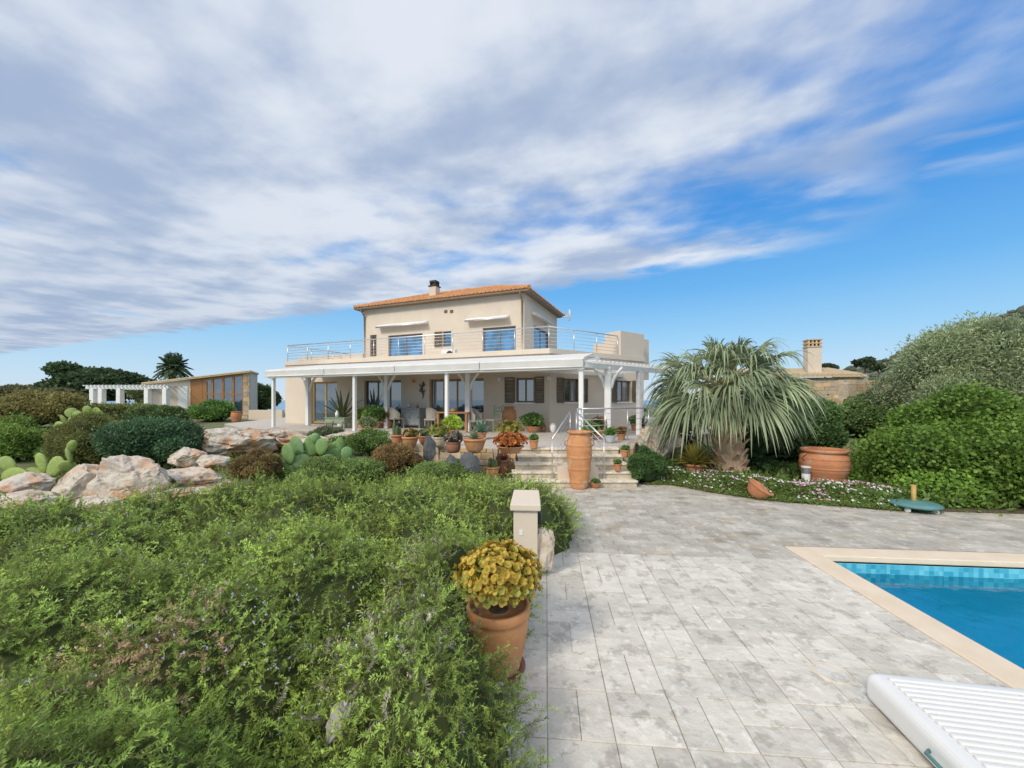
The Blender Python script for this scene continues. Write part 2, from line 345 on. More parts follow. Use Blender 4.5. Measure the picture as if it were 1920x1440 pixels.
# ---------------------------------------------------------------- deck and pool
mb=MB(); mb.box(G,-6,0,-9,5.2,-.25,-.008); mb.box(G,0,14,0.0,5.0,-.25,-.0085); tag(mb.build('pool_deck','grout'),kind='structure')
def sl_box(mb,u0,u1,v0,v1,dark=0,g=.0028,tint=.0):
    z=rng.uniform(-.001,.001); c=np.array([1,.99,.975])*rng.uniform(.86,1.07)*(1-dark)
    if rng.random()<tint: c=c*np.array([.98,.93,.86])
    j=lambda: rng.uniform(-.002,.002)
    mb.box(G,u0+g+j(),u1-g+j(),v0+g+j(),v1-g+j(),-.02,z,col=c)
mb=MB(); S=.40
for i in range(-14,0):
    for j in range(-19,-1):
        u=i*S; v=j*S-.04
        if (i+j)%2:
            sl_box(mb,u,u+S,v,v+S/2); sl_box(mb,u,u+S,v+S/2,v+S)
        else:
            sl_box(mb,u,u+S/2,v,v+S); sl_box(mb,u+S/2,u+S,v,v+S)
tag(mb.build('pale_paving','slab',bevel=.003),kind='structure')
mb=MB(); bw,bh=.34,.17; v=-.44; r=0
while v<5.0:
    u=-6+(bw/2 if r%2 else 0)
    while u<13:
        if not (u+bw>0 and v<0):
            sl_box(mb,u,u+bw,v,v+bh,.12*rng.random()-.04,.0035,.1)
        elif u<0: sl_box(mb,u,0,v,v+bh)
        u+=bw
    v+=bh; r+=1
tag(mb.build('weathered_paving','slab2',bevel=.004),kind='structure')
cw=.3
for (a,b,c_,d) in ((0,cw,-9,0),(cw,11,-cw,0)):
    mb=MB(); mb.box(G,a+.003,b,c_,d-.003,-.06,.012); tag(mb.build('pool_coping','coping',bevel=.01),kind='structure')
mb=MB(); mb.box(G,cw+.03,11,-cw-.05,-cw-.03,-1.5,-.06); mb.box(G,cw+.01,cw+.03,-9,-cw-.03,-1.5,-.06); tag(mb.build('pool_basin','basin'),kind='structure')
mb=MB(); mb.box(G,cw,11,-9,-cw,-1.6,-1.5); tag(mb.build('pool_floor','floorp'),kind='structure')
mb=MB(); mb.box(G,cw+.03,11,-cw-.06,-cw-.051,-.3,-.055); mb.box(G,cw+.031,cw+.04,-9,-cw-.06,-.3,-.055); tag(mb.build('mosaic_band','mosaic'),kind='structure')
mb=MB(); mb.add(G.w([(cw+.04,-9,-.17),(11,-9,-.17),(11,-cw-.06,-.17),(cw+.04,-cw-.06,-.17)]),[(0,1,2,3)]); tag(mb.build('pool_water','water'),kind='structure')
X_,Y_=gp(1560,1262,0); mb=MB(); 
t=thing('skimmer_lid','round stone coloured access lid set flush in the pale paving near the pool corner','lid',(X_,Y_,0))
mb.lathe((X_,Y_,.001),[(0,.002),(.098,.002),(.101,.001),(.103,-.003)],32,col=(1.0,1.0,1.0)); mb.build('lid_disc','slab',t,smooth=False)
mb=MB(); mb.lathe((X_,Y_,.001),[(.107,-.003),(.108,.0015),(.113,.0015),(.115,-.003)],32); mb.build('lid_ring','coping',t)
# ---------------------------------------------------------------- terrace
TP=[(-15.5,27),(-14.5,19.5),(-11.8,16.8),(-6.6,14.6),(-3.6,11.6),(-1.9,10.25),(-.35,9.95),(3.0,9.95),(3.35,11.0),(5.2,12.4),(9.5,16),(9.5,27)]
mb=MB(); mb.prism(TP,-.3,TZ-.03); tag(mb.build('terrace_base','mortar'),kind='structure')
mb=MB(); mb.prism(TP,TZ-.028,TZ); tag(mb.build('terrace_floor','terr'),kind='structure')
def stones(mb,p0,p1,z0,z1,hc=.17,wmin=.15,wmax=.42,th=.1):
    p0=np.array(p0);p1=np.array(p1); d=p1-p0; Ln=np.hypot(*d); ang=math.degrees(math.atan2(d[1],d[0])); F=Fr(p0[0],p0[1],ang)
    z=z0
    while z<z1-.03:
        h=min(hc*rng.uniform(.7,1.25),z1-z); 
        if z1-z-h<.05:h=z1-z
        u=-.0
        while u<Ln-.02:
            w=min(rng.uniform(wmin,wmax),Ln-u)
            c=np.array(random.choice([(1.05,1,.95),(.85,.85,.88),(1.15,.95,.7),(1.1,1.05,1),(.95,.8,.6)]))*rng.uniform(.8,1.1)
            zt=z+h-.008; o=rng.uniform(0,.025); j=lambda: rng.uniform(-.01,.01)
            P=[(u+.006+j(),-o,z+j()*.4),(u+w-.006+j(),-o,z+j()*.4),(u+w-.006,th,z),(u+.006,th,z),(u+.006+j(),-o,zt+j()*.4),(u+w-.006+j(),-o,zt+j()*.4),(u+w-.006,th,zt),(u+.006,th,zt)]
            mb.hexa(F.w(P),col=c); u+=w
        z+=h
def backing(mb,p0,p1,z0,z1,t0=.025,t1=.2):
    p0=np.array(p0);p1=np.array(p1); d=p1-p0; F=Fr(p0[0],p0[1],math.degrees(math.atan2(d[1],d[0]))); mb.box(F,.01,np.hypot(*d)-.01,t0,t1,z0,z1-.01)
def stonewall(t,segs,z0,z1,**k):
    mb=MB(); mq=MB()
    for a,b in segs: stones(mb,a,b,z0,z1,**k); backing(mq,a,b,z0,z1)
    mb.build('stonework','stone',t,bevel=.012); mq.build('mortar','mortar',t)
t=thing('stone_retaining_wall','low rough stone retaining wall below the potted plants at the terrace edge','wall',(-1.9,10.2,0))
stonewall(t,[((-3.66,11.5),(-1.93,10.15)),((-1.9,10.14),(-.36,9.84)),((-.34,9.84),(.1,9.84))],0,.74)
t=thing('stone_wall','low stone wall to the right of the garden steps','wall',(3,10,0))
stonewall(t,[((2.75,9.82),(3.08,9.82)),((3.1,9.85),(3.5,10.95)),((3.5,10.9),(5.3,12.3))],0,.8)
t=thing('garden_steps','five pale limestone steps climbing from the pool paving to the terrace','steps',(1.4,9,0))
SX0,SX1=-.08,2.85; nst=5
for i in range(nst):
    z1=TZ*(i+1)/nst; y0=8.75+i*.27; xa=SX0+.07*i+.0; xb=SX1-.03*i
    mb=MB(); 
    n_=6; xs=np.linspace(xa,xb,n_+1)
    for k in range(n_):
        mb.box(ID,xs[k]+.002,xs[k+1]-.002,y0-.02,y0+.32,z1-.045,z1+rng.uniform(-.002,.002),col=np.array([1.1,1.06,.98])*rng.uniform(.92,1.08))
    s=mb.build('step','slab',t,bevel=.008)
    mb=MB(); 
    xs=np.linspace(xa+.02,xb-.02,9)
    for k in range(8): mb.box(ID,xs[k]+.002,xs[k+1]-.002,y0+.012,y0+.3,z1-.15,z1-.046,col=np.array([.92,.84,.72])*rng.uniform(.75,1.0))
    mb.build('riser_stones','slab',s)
mb=MB(); mb.box(ID,1.05,1.98,8.86,9.9,0,.42); mb.build('pedestal','plaster',t,bevel=.01)
def urn(name,label,px,pyb,z0,h,rmax,m,prof,cat='urn',ears=True,base=None):
    X,Y=gp(px,pyb,z0) if base is None else base; t=thing(name,label,cat,(X,Y,z0))
    mb=MB(); P=[(r*rmax,zz*h) for r,zz in prof]; mb.lathe((X,Y,z0),[(0,0)]+P,32); mb.build('body',m,t,smooth=True)
    if ears:
        for sgn in (-1,1):
            mb=MB(); zz=h*.80; rr=rmax*np.interp(.8,[p[1] for p in prof[:-3]],[p[0] for p in prof[:-3]])
            mb.tube([(X+sgn*rr*.98,Y-.03,z0+zz-.09),(X+sgn*(rr+.055),Y-.03,z0+zz-.04),(X+sgn*(rr+.055),Y-.03,z0+zz+.03),(X+sgn*rr*.95,Y-.03,z0+zz+.07)],.016,8); mb.build('handle',m,t,smooth=True)
    return t
def bands(prof,zs,amp=.03,w=.008):
    out=[]; zz=[p[1] for p in prof]; rr=[p[0] for p in prof]
    for zc in np.linspace(zz[0],zz[-1],60):
        r=np.interp(zc,zz,rr)
        for b in zs: r+=amp*math.exp(-((zc-b)/w)**2)
        out.append((r,zc))
    return out
tall=bands([(.60,0),(.68,.05),(.85,.3),(.98,.55),(1.0,.68),(.93,.82),(.80,.93)],[.12,.35,.55,.76],.05,.012)+[(.80,.955),(.92,.965),(.94,1.0),(.80,1.0),(.74,.95),(.6,.7),(0,.65)]
urn('tall_urn','tall banded orange terracotta urn standing in front of the garden steps',1086,915,0,1.28,.285,'terra2',tall)
barrel=bands([(.62,0),(.80,.15),(.96,.42),(1.0,.62),(.95,.8),(.84,.9)],[.22,.5,.76],.025,.015)+[(.84,.91),(.94,.93),(.95,1.0),(.82,1.0),(.8,.93),(.7,.6),(0,.6)]
urn('large_urn','wide brown terracotta urn with rim handles in the flower bed by the green hedge',1545,910,.06,.82,.465,'terra',barrel)
jar=[(.45,0),(.7,.12),(.95,.4),(1.0,.6),(.9,.82),(.65,.93),(.62,.95),(.75,.97),(.75,1.0),(.6,1.0),(.5,.9),(0,.85)]
t=thing('garden_post','short cream plastered pillar with sloped cap between rosemary and paving','pillar',(.16,4.45,0),-4)
F=Fr(.16,4.45,-4)
mb=MB(); mb.box(F,-.135,.135,-.14,.14,-.05,.78); mb.build('shaft','plaster2',t,bevel=.006)
mb=MB(); P=[(-.17,-.18,.76),(.17,-.18,.76),(.17,.2,.76),(-.17,.2,.76),(-.17,-.18,.83),(.17,-.18,.83),(.15,.2,.91),(-.15,.2,.91)]; mb.hexa(F.w(P)); mb.build('cap','plaster2',t,bevel=.01)
mb=MB(); mb.box(F,.136,.175,-.06,.08,.58,.70); l_=mb.build('lamp_housing','black',t,bevel=.006)
mb=MB(); mb.box(F,.176,.18,-.045,.065,.60,.68); mb.build('lamp_lens','glass',l_)
mb=MB(); mb.box(F,-.07,-.03,-.147,-.141,.48,.54); mb.build('socket_cover','plastic',t)
# ---------------------------------------------------------------- rocks
ICO={}
def ico(n=4):
    if n not in ICO:
        bm=bmesh.new(); bmesh.ops.create_icosphere(bm,subdivisions=n,radius=1); bm.verts.ensure_lookup_table()
        ICO[n]=(np.array([v.co[:] for v in bm.verts]),np.array([[v.index for v in f.verts] for f in bm.faces])); bm.free()
    return ICO[n]
def rock_geo(rad,seed,n=5,rough=.16,cuts=26):
    V,F=ico(n); V=V.copy(); rg=np.random.default_rng(seed)
    for k in range(cuts):
        d=rg.normal(size=3); d/=np.linalg.norm(d); o=rg.uniform(.5,.85); p=V@d-o; V=V-np.outer(np.clip(p,0,None)*.97,d)
    o=Vector(rg.uniform(0,50,3))
    for i in range(len(V)):
        v=Vector(V[i]); a=noise.fractal(v*1.4+o,1,2.1,4)*rough*1.2-abs(noise.noise(v*3.1+o))*rough*.9-(max(0,.10-abs(noise.noise(v*1.9-o)))*rough*7)+noise.noise(v*9+o)*rough*.22; V[i]*=1+a
    return V*np.array(rad),F
def rock(label,px,py,z0,w,h,dep=.8,seed=1,m='rock',name='boulder',n=4,rz=0,base=None,sink=.2,rough=.15):
    X,Y=gp(px,py,z0) if base is None else base; k=Y/FP; wr=w/2*k; hr=h*k
    V,F=rock_geo((wr*1.3,wr*dep*1.15,hr*.70),seed,n if w<100 else 5,rough); Y2=Y+wr*dep*.6
    c,s=math.cos(rz),math.sin(rz); V=np.stack([V[:,0]*c-V[:,1]*s,V[:,0]*s+V[:,1]*c,V[:,2]],1)
    V=V+np.array([X*Y2/Y,Y2,z0+hr*(.62-sink)]); mb=MB(); mb.add(V,F); o=mb.build(name,m,base=(X*Y2/Y,Y2,z0)); return tag(o,label,'rock' if m=='rock' else 'stone')
rock('broad orange and white limestone boulder left of the rosemary, largest in the left foreground',245,952,.28,165,98,.6,3)
rock('upright tan boulder joined to the left side of the largest foreground boulder',150,955,.28,90,86,.7,43)
rock('low pale boulder cut by the left edge of the view',45,980,.28,160,48,.7,5)
rock('grey boulder under the leftmost prickly pear',48,942,.3,90,56,.8,6)
rock('small orange stained boulder at the foot of the largest left boulder',190,970,.25,90,38,.7,8)
rock('flat pale boulder lying in front of the dark glossy shrub',375,928,.3,130,46,.7,9)
rock('low flat rock just behind the rosemary edge',335,950,.3,140,28,.6,10)
rock('rounded grey rock behind the dark glossy shrub',352,884,.35,66,50,.8,11)
rock('large craggy limestone outcrop at the terrace edge',450,864,.4,140,66,.8,12,rough=.2)
rock('pale rock slab on top of the craggy outcrop',520,846,.5,120,48,.8,13,rough=.18)
rock('small orange rock at the foot of the craggy outcrop',405,880,.4,56,26,.8,14)
rock('tan rock beside the terrace floor left of the outcrop',425,842,.5,86,44,.8,15)
rock('low pale rock among the daisies by the terrace edge',600,850,.5,110,32,.7,16)
rock('pale rock at the right end of the daisy patch',660,835,.55,90,28,.7,26)
rock('tall honeycombed limestone boulder at the right end of the steps',1240,870,.35,92,92,.7,17,rough=.22)
rock('eroded pale coral stone leaning beside the cream pillar',1022,1082,0,42,96,.8,18,rough=.24,sink=.15)
rock('small grey rock poking out of the near rosemary on the left',312,1275,.45,60,56,.8,19,m='rockg')
rock('narrow grey rock half buried in the near rosemary at the bottom',640,1400,.40,50,70,.8,25,m='rockg')
rock('dark slate standing stone among terrace pots',803,868,.45,28,50,.6,21,'dstone','standing_stone',3)
rock('dark carved stone block below the terracotta bowl',880,892,.3,38,42,.6,22,'dstone','standing_stone',3)
rock('shorter dark stone left of the stone block',848,884,.35,26,32,.6,23,'dstone','standing_stone',3)
# ---------------------------------------------------------------- rosemary
def sprig_t(nl,seed,Lf=.12,Wf=.018):
    rg=np.random.default_rng(seed); bend=rg.uniform(.3,.8)
    V=[];Q=[];K=[]
    def pos(t): return np.array([bend*t*t,0,t*(1-.25*t*bend)])
    st=[];
    for i,t in enumerate((0,.5,1)):
        p=pos(t); st+= [p+np.array([0,.009*(1.2-t),0]),p-np.array([0,.009*(1.2-t),0])]
    V+=st; Q+=[(0,1,3,2),(2,3,5,4)]; K+=[0]*6
    for i in range(nl):
        t=.08+.92*(i/(nl-1))**.8; p=pos(t); a=rg.uniform(0,6.28); el=rg.uniform(.2,.95)
        d=np.array([math.cos(a)*math.cos(el),math.sin(a)*math.cos(el),math.sin(el)]); 
        s=np.cross(d,[0,0,1]); s/=np.linalg.norm(s); l=Lf*rg.uniform(.7,1.1)*(1.1-.3*t); w=Wf
        b=len(V); V+=[p,p+d*l*.5+s*w,p+d*l,p+d*l*.5-s*w]; Q.append((b,b+1,b+2,b+3)); K+=[1+t]*4
    return np.array(V),np.array(Q),np.array(K)
def scatter(mb,T,P,N_,Ls,c_leaf,c_stem=(.32,.25,.16)):
    V,Q,K=T; n=len(P)
    N_=nrm(N_); A=nrm(np.cross(N_,rng.normal(size=(n,3)))); B=np.cross(N_,A)
    W_=P[:,None,:]+Ls[:,None,None]*(V[None,:,0:1]*A[:,None,:]+V[None,:,1:2]*B[:,None,:]+V[None,:,2:3]*N_[:,None,:])
    F=Q[None]+(np.arange(n)*len(V))[:,None,None]
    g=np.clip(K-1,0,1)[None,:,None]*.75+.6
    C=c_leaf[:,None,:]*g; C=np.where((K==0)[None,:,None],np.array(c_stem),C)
    mb.add(W_.reshape(-1,3),F.reshape(-1,4),C.reshape(-1,3))
def fb(k): return np.interp(k,[-1.5,-1.32,-.73,-.6,-.36,-.05,.1,.2],[4.6,4.9,5.9,6.9,8.2,7.9,7.3,6.5])
def vn(x,y,s,o=0):
    out=np.empty(len(x)); 
    for i in range(len(x)): out[i]=noise.noise(Vector((x[i]*s+o,y[i]*s,o)))
    return out
def vor(x,y,s,o=0):
    out=np.empty(len(x))
    for i in range(len(x)): out[i]=noise.voronoi(Vector((x[i]*s+o,y[i]*s,o*.3)))[0][0]
    return out
def canopy(x,y):
    n_=vn(x,y,.8,3)*.20+.36*(1-np.clip(vor(x,y,1.15,4)*1.5,0,1.2)**2)+.13*(1-np.clip(vor(x,y,3.2,9)*1.5,0,1.2)**2)-.22
    d=edgeX(y)-x; f=sst(-.05,.5,d); f2=sst(-.1,.9,fb(x/np.maximum(y,.3))-y)
    h=(.66+n_)*(.3+.7*f)*(.45+.55*f2)*(1-.38*sst(4.8,7.2,y))+.02
    for (qx,qy,qr) in ((-.1,2.86,.40),(.16,4.4,.28)):
        h*=.35+.65*sst(qr*.6,qr*1.3,np.hypot(x-qx,y-qy))
    return h
gx=np.linspace(-9.5,1.4,150); gy=np.linspace(.4,9.6,130); XX,YY=np.meshgrid(gx,gy); x_=XX.ravel(); y_=YY.ravel()
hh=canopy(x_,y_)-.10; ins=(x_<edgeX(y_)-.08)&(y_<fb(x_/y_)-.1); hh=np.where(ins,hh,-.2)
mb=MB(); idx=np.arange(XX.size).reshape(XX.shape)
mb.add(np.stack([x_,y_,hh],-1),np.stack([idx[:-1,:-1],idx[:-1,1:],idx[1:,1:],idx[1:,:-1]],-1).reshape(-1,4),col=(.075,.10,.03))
for (ya,yb,dens_,nl,Ls,Wf) in ((.75,2.2,1200,42,.14,.032),(2.2,3.6,860,30,.15,.040),(3.6,5.8,470,22,.18,.052),(5.8,9.6,280,15,.20,.070)):
    xm=1.42*yb; A=(xm+1.2)*(yb-ya); n=int(A*dens_); px=rng.uniform(-xm,1.2,n); py=rng.uniform(ya,yb,n)
    k=px/py; ok=(px<edgeX(py)+.02)&(py<fb(k))&(k>-1.42)&(np.hypot(px+.1,py-2.86)>.25)&(np.hypot(px-.16,py-4.45)>.2); px=px[ok];py=py[ok]; n=len(px)
    h=canopy(px,py); e=.05; gxn=(canopy(px+e,py)-h)/e; gyn=(canopy(px,py+e)-h)/e
    nr=nrm(np.stack([-gxn,-gyn,np.ones(n)*.9],1)); D=nrm(nr+rng.normal(size=(n,3))*.65)
    P=np.stack([px,py,h],1)-nr*rng.uniform(.02,.11,(n,1))
    pn=vn(px,py,1.3,20)[:,None]; yn=vn(px,py,3.1,30)[:,None]
    c=np.array([.275,.385,.085])*(1+.4*pn)+np.array([.13,.11,.01])*np.clip(yn+.1,0,1)
    c=c*(.6+.75*rng.random((n,1)))
    for (bx,by,br,bc,pr) in ((-1.95,1.98,.26,(.48,.34,.2),.75),(-.85,2.4,.36,(.44,.40,.32),.30),(-.6,1.9,.25,(.40,.37,.3),.2),(-.7,3.2,.3,(.42,.41,.28),.2)):
        w=np.exp(-((px-bx)**2+(py-by)**2)/br**2)*pr; m_=rng.random(n)<w; c[m_]=np.array(bc)*rng.uniform(.6,1.3,(m_.sum(),1))
    for v in range(4):
        m_=(np.arange(n)%4)==v
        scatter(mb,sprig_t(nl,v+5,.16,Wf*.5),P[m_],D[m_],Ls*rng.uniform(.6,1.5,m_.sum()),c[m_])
o=mb.build('rosemary','dull'); tag(o,'sprawling green rosemary covering the whole left foreground','rosemary',kind='stuff')
mb=MB(); n=4600; py=rng.uniform(.9,5,n)**1.0; px=rng.uniform(-1.4,1,n)*py; ok=(px<edgeX(py)-.05)&(py<fb(px/py)); px=px[ok];py=py[ok]; n=len(px)
cl=vn(px,py,1.1,50)>.0; px=px[cl];py=py[cl]; n=len(px); P=np.stack([px,py,canopy(px,py)+rng.uniform(-.02,.08,n)],1)
for q in range(4): mb.leaves(P,nrm(rng.normal(size=(n,3))+np.array([0,-.4,.6])),.013,.010,rc((.70,.72,.84),(.8,.8,.84),n))
tag(mb.build('rosemary_flowers','petal'),'tiny pale flowers scattered over the rosemary','flowers',kind='stuff')
mb=MB(); n=40000; px=rng.uniform(-15,-.3,n); py=rng.uniform(5,15.5,n); ok=(py>fb(px/py)-.3)&(vn(px,py,.7,60)>-.25)&(px/py>-1.5)&((py<9.7)|(px<-3.5)); px=px[ok];py=py[ok]; n=len(px)
hg=gh(px,py)+.22*np.clip(vn(px,py,1.6,61)+.35,0,1)*rng.random(n)
mb.leaves(np.stack([px,py,hg],1),nrm(rng.normal(size=(n,3))*np.array([1,1,.5])+np.array([0,0,.8])),rng.uniform(.06,.16,n),.035,rc((.15,.22,.06),(.26,.30,.09),n)*(1+.6*vn(px,py,.8,62)[:,None]))
tag(mb.build('garden_undergrowth','leaf'),'low green undergrowth between the left boulders and shrubs','ground cover',kind='stuff')
# ---------------------------------------------------------------- bushes
def bush_geo(mb,c,Rr,n,L,Wd,c1,c2,lumps=14,lr=.42,seed=0,core=True,zcut=None,up=.2,corec=None,fill=.2,wild=.8,bright=2.0,cs=.72,loose=.10):
    rg=np.random.default_rng(seed); c=np.array(c);Rr=np.array(Rr)
    if corec is None: corec=np.array(c1)*.8
    gi=np.arange(lumps)+.5; ph=np.arccos(1-1.35*gi/lumps); th=gi*2.39996+rg.uniform(0,6)
    d=np.stack([np.cos(th)*np.sin(ph),np.sin(th)*np.sin(ph),np.cos(ph)],1)+rg.normal(size=(lumps,3))*.14
    lc=d*rg.uniform(.46,.76,(lumps,1)); lrr=lr*rg.uniform(.65,1.2,lumps)
    if core:
        for i in range(lumps): mb.ell(c+lc[i]*Rr,Rr*lrr[i]*cs,nu=10,nv=7,col=corec)
        mb.ell(c,Rr*.6,nu=12,nv=8,col=corec)
    NN=int(n*3.2); wi=lrr**2; k=rg.choice(lumps,size=NN,p=wi/wi.sum()); dd=nrm(rg.normal(size=(NN,3)))
    rad=rg.uniform(.86,1.06,NN)[:,None]; deep=rg.random(NN)<fill; rad[deep]*=rg.uniform(.75,1,(deep.sum(),1)); out=rg.random(NN)<loose; rad[out]*=rg.uniform(1.05,1.4,(out.sum(),1))
    p=lc[k]+dd*lrr[k][:,None]*rad
    ins=np.zeros(NN,bool)
    for i in range(lumps): ins|=(np.linalg.norm(p-lc[i],axis=1)<lrr[i]*.74)
    ins|=np.linalg.norm(p,axis=1)<.55
    back=(p[:,1]>.45)&(rg.random(NN)<.7)
    keep=np.where(~ins&~back)[0][:int(n*1.3)]
    p=p[keep]; dd=dd[keep]; P=c+p*Rr; kk=k[keep]
    if zcut is not None: m_=P[:,2]>zcut; P=P[m_];dd=dd[m_];kk=kk[m_]
    n=len(P)
    D=nrm(dd*.8+rg.normal(size=(n,3))*wild+np.array([0,0,up]))
    lumpc=(rg.uniform(.75,1.25,lumps)[kk])[:,None]*bright
    mb.leaves(P,D,L*1.35*rg.uniform(.7,1.25,n),Wd*1.6,rc(c1,c2,n)*lumpc)
def shrub(name,label,px,pyb,z0,w,h,n,L,Wd,c1,c2,seed,cat='shrub',lumps=18,dep=.9,m='leaf',flow=None,fill=.25,lr=.36,group=None):
    X,Y=gp(px,pyb,z0); k=Y/FP; rx=w/2*k; H=h*k; Yc=Y+rx*dep*.6; X=X*Yc/Y
    t=thing(name,label,cat,(X,Yc,z0),group=group)
    mb=MB(); bush_geo(mb,(X,Yc,z0+H*.42),(rx*1.02,rx*dep,H*.62),n,L,Wd,c1,c2,lumps,lr,seed,zcut=z0-.06,fill=fill)
    if flow:
        P=np.concatenate(mb.V[-1:]).reshape(-1,4,3)[:,2]; s=rng.choice(len(P),min(len(P),flow[1])); P=P[s]
        for q in range(4): mb.leaves(P,nrm(rng.normal(size=(len(P),3))+np.array([0,-.3,.8])),flow[2],flow[2]*.7,rc(flow[0],flow[0],len(P)))
    mb.build('foliage',m,t)
    mb=MB()
    for q in range(5):
        a=q*1.3; mb.tube([(X,Yc,z0-.05),(X+.2*rx*math.cos(a),Yc+.2*rx*math.sin(a),z0+H*.25),(X+.55*rx*math.cos(a),Yc+.5*rx*math.sin(a),z0+H*.6)],[.03,.02,.008],6)
    mb.build('stems','bark',t)
    return t
shrub('evergreen_shrub','dense dark green glossy shrub behind the left boulders',298,885,.3,190,106,15000,.05,.02,(.035,.075,.035),(.07,.12,.055),11)
shrub('heather_bush','brown green twiggy bush left of the dark glossy shrub',160,885,.3,125,100,12000,.045,.012,(.095,.11,.03),(.15,.15,.05),12,m='dull')
shrub('garden_shrub','light green leafy shrub at the left edge above the prickly pear',25,872,.35,120,74,8000,.05,.024,(.10,.17,.035),(.17,.22,.05),13)
shrub('garden_shrub','big olive brown shrub mass at the far left edge',50,808,.5,170,70,9000,.10,.05,(.11,.11,.035),(.17,.14,.05),14,m='dull')
shrub('garden_shrub','green and brown shrub in front of the white garden pergola',215,800,.5,150,42,6500,.10,.05,(.09,.11,.035),(.14,.15,.05),15,m='dull')
shrub('garden_shrub','round bright green shrub in front of the glazed studio',398,792,.5,88,40,5500,.10,.05,(.06,.12,.03),(.10,.17,.04),16)
shrub('garden_shrub','dark green shrub left of the bright one by the studio',300,800,.5,100,42,5500,.10,.05,(.05,.085,.03),(.09,.12,.045),17,m='dull')
shrub('garden_shrub','yellowish green shrub between the glossy shrub and the far prickly pear',215,830,.45,110,40,6000,.07,.03,(.12,.15,.04),(.19,.19,.06),47,m='dull')
shrub('garden_shrub','low green bush filling the gap right of the glossy shrub',385,850,.45,60,30,4500,.05,.025,(.07,.11,.03),(.12,.16,.05),48)
shrub('heather_bush','low red brown heather clump beside the craggy outcrop',480,905,.35,90,46,7000,.045,.012,(.12,.09,.035),(.18,.13,.055),18,m='dull')
shrub('heather_bush','reddish brown dome shaped heather in front of the terrace wall',742,884,.4,92,50,9000,.04,.012,(.13,.085,.035),(.19,.13,.055),19,m='dull')
shrub('daisy_bush','low daisy bush with white flowers near the terrace edge',690,852,.5,110,42,6500,.045,.018,(.07,.12,.03),(.11,.17,.04),20,flow=((.75,.72,.75),110,.035))
shrub('flowering_shrub','low purple flowering cushion left of the daisies',612,828,.55,60,26,3500,.05,.02,(.07,.11,.04),(.1,.13,.05),21,flow=((.42,.2,.42),200,.04))
shrub('rosemary_shrub','rosemary mound at the foot of the prickly pear by the terrace',640,908,.3,180,40,14000,.045,.012,(.09,.13,.04),(.14,.19,.06),22,m='dull')
shrub('rosemary_shrub','low rosemary cushion in front of the stone retaining wall',830,905,.2,150,30,9000,.045,.012,(.09,.13,.04),(.14,.19,.06),49,m='dull')
shrub('box_shrub','small rounded dark green shrub beside the right end of the steps',1213,912,0,74,72,11000,.026,.014,(.035,.075,.022),(.065,.12,.035),23,lumps=26,lr=.3)
shrub('garden_shrub','small green shrub behind the left prickly pear',118,872,.35,70,40,3500,.045,.02,(.07,.11,.03),(.11,.16,.04),24)
shrub('garden_shrub','low green shrub under the fan palm beside the box shrub',1275,895,.05,70,30,4000,.04,.02,(.05,.10,.03),(.1,.15,.04),25)
shrub('garden_shrub','leafy green clump between the palm trunk and the large urn',1455,898,.05,80,26,4000,.05,.02,(.05,.09,.03),(.09,.14,.04),26)
def bigtree(name,label,cat,c,Rr,n,L,Wd,c1,c2,seed,lumps,trunk,lr=.36,m='leaf',fill=.3,core=True,corec=None,base=None,parts=('crown','trunk'),bright=1.8,cs=.72,loose=.10):
    base=base or (c[0],c[1],0); t=thing(name,label,cat,base)
    mb=MB(); bush_geo(mb,c,Rr,n,L,Wd,c1,c2,lumps,lr,seed,core=core,zcut=base[2],fill=fill,corec=corec,bright=bright,cs=cs,loose=loose); mb.build(parts[0],m,t)
    mb=MB(); rg=np.random.default_rng(seed)
    mb.tube([(base[0],base[1],base[2]-.1),(base[0]+.1,base[1],base[2]+(c[2]-base[2])*.4),(c[0],c[1],c[2]-.1*Rr[2])],[trunk,trunk*.8,trunk*.5],9)
    for q in range(9):
        a=q*.7+rg.uniform(0,.4); r=rg.uniform(.4,.75)
        mb.tube([(base[0]+.05,base[1],base[2]+(c[2]-base[2])*.45),(c[0]+.25*Rr[0]*math.cos(a),c[1]+.25*Rr[1]*math.sin(a),c[2]-.05*Rr[2]),(c[0]+r*Rr[0]*math.cos(a),c[1]+r*Rr[1]*math.sin(a),c[2]+rg.uniform(.1,.6)*Rr[2])],[trunk*.45,trunk*.25,trunk*.08],6)
    mb.build(parts[1],'bark',t); return t
bigtree('mastic_hedge','large dense glossy green bush filling the right side behind the paving','bush',(10.25,8.2,.2),(3.4,2.05,2.0),84000,.055,.036,(.06,.115,.02),(.125,.195,.035),31,66,.12,lr=.25,fill=.2,parts=('foliage','stems'),bright=2.0,loose=.14)
bigtree('lemon_bush','dark leafy bush between the palm and the big hedge','bush',(7.9,11.2,.9),(1.6,1.2,1.15),20000,.055,.034,(.04,.08,.025),(.08,.135,.04),32,26,.08,lr=.32,parts=('foliage','stems'))
bigtree('olive_tree','tall silvery green olive tree above the right hedge','tree',(16.9,13.6,2.0),(3.7,2.4,2.9),66000,.10,.022,(.15,.185,.09),(.25,.29,.17),33,46,.2,lr=.26,m='dull',fill=.5,bright=1.6,cs=.55,loose=.28)
bigtree('olive_tree','second olive crown reaching out of the right edge','tree',(19.9,13.5,3.0),(3.0,2.4,2.4),22000,.12,.03,(.15,.185,.09),(.25,.29,.17),34,30,.2,lr=.3,m='dull',fill=.5,bright=1.6,cs=.55,loose=.28)
bigtree('broadleaf_shrub','loose green shrub between the rubble wall and the olive tree','shrub',(14.0,14.8,1.1),(1.6,1.5,1.3),14000,.08,.045,(.06,.10,.03),(.11,.16,.05),39,26,.1,lr=.32,parts=('foliage','stems'))
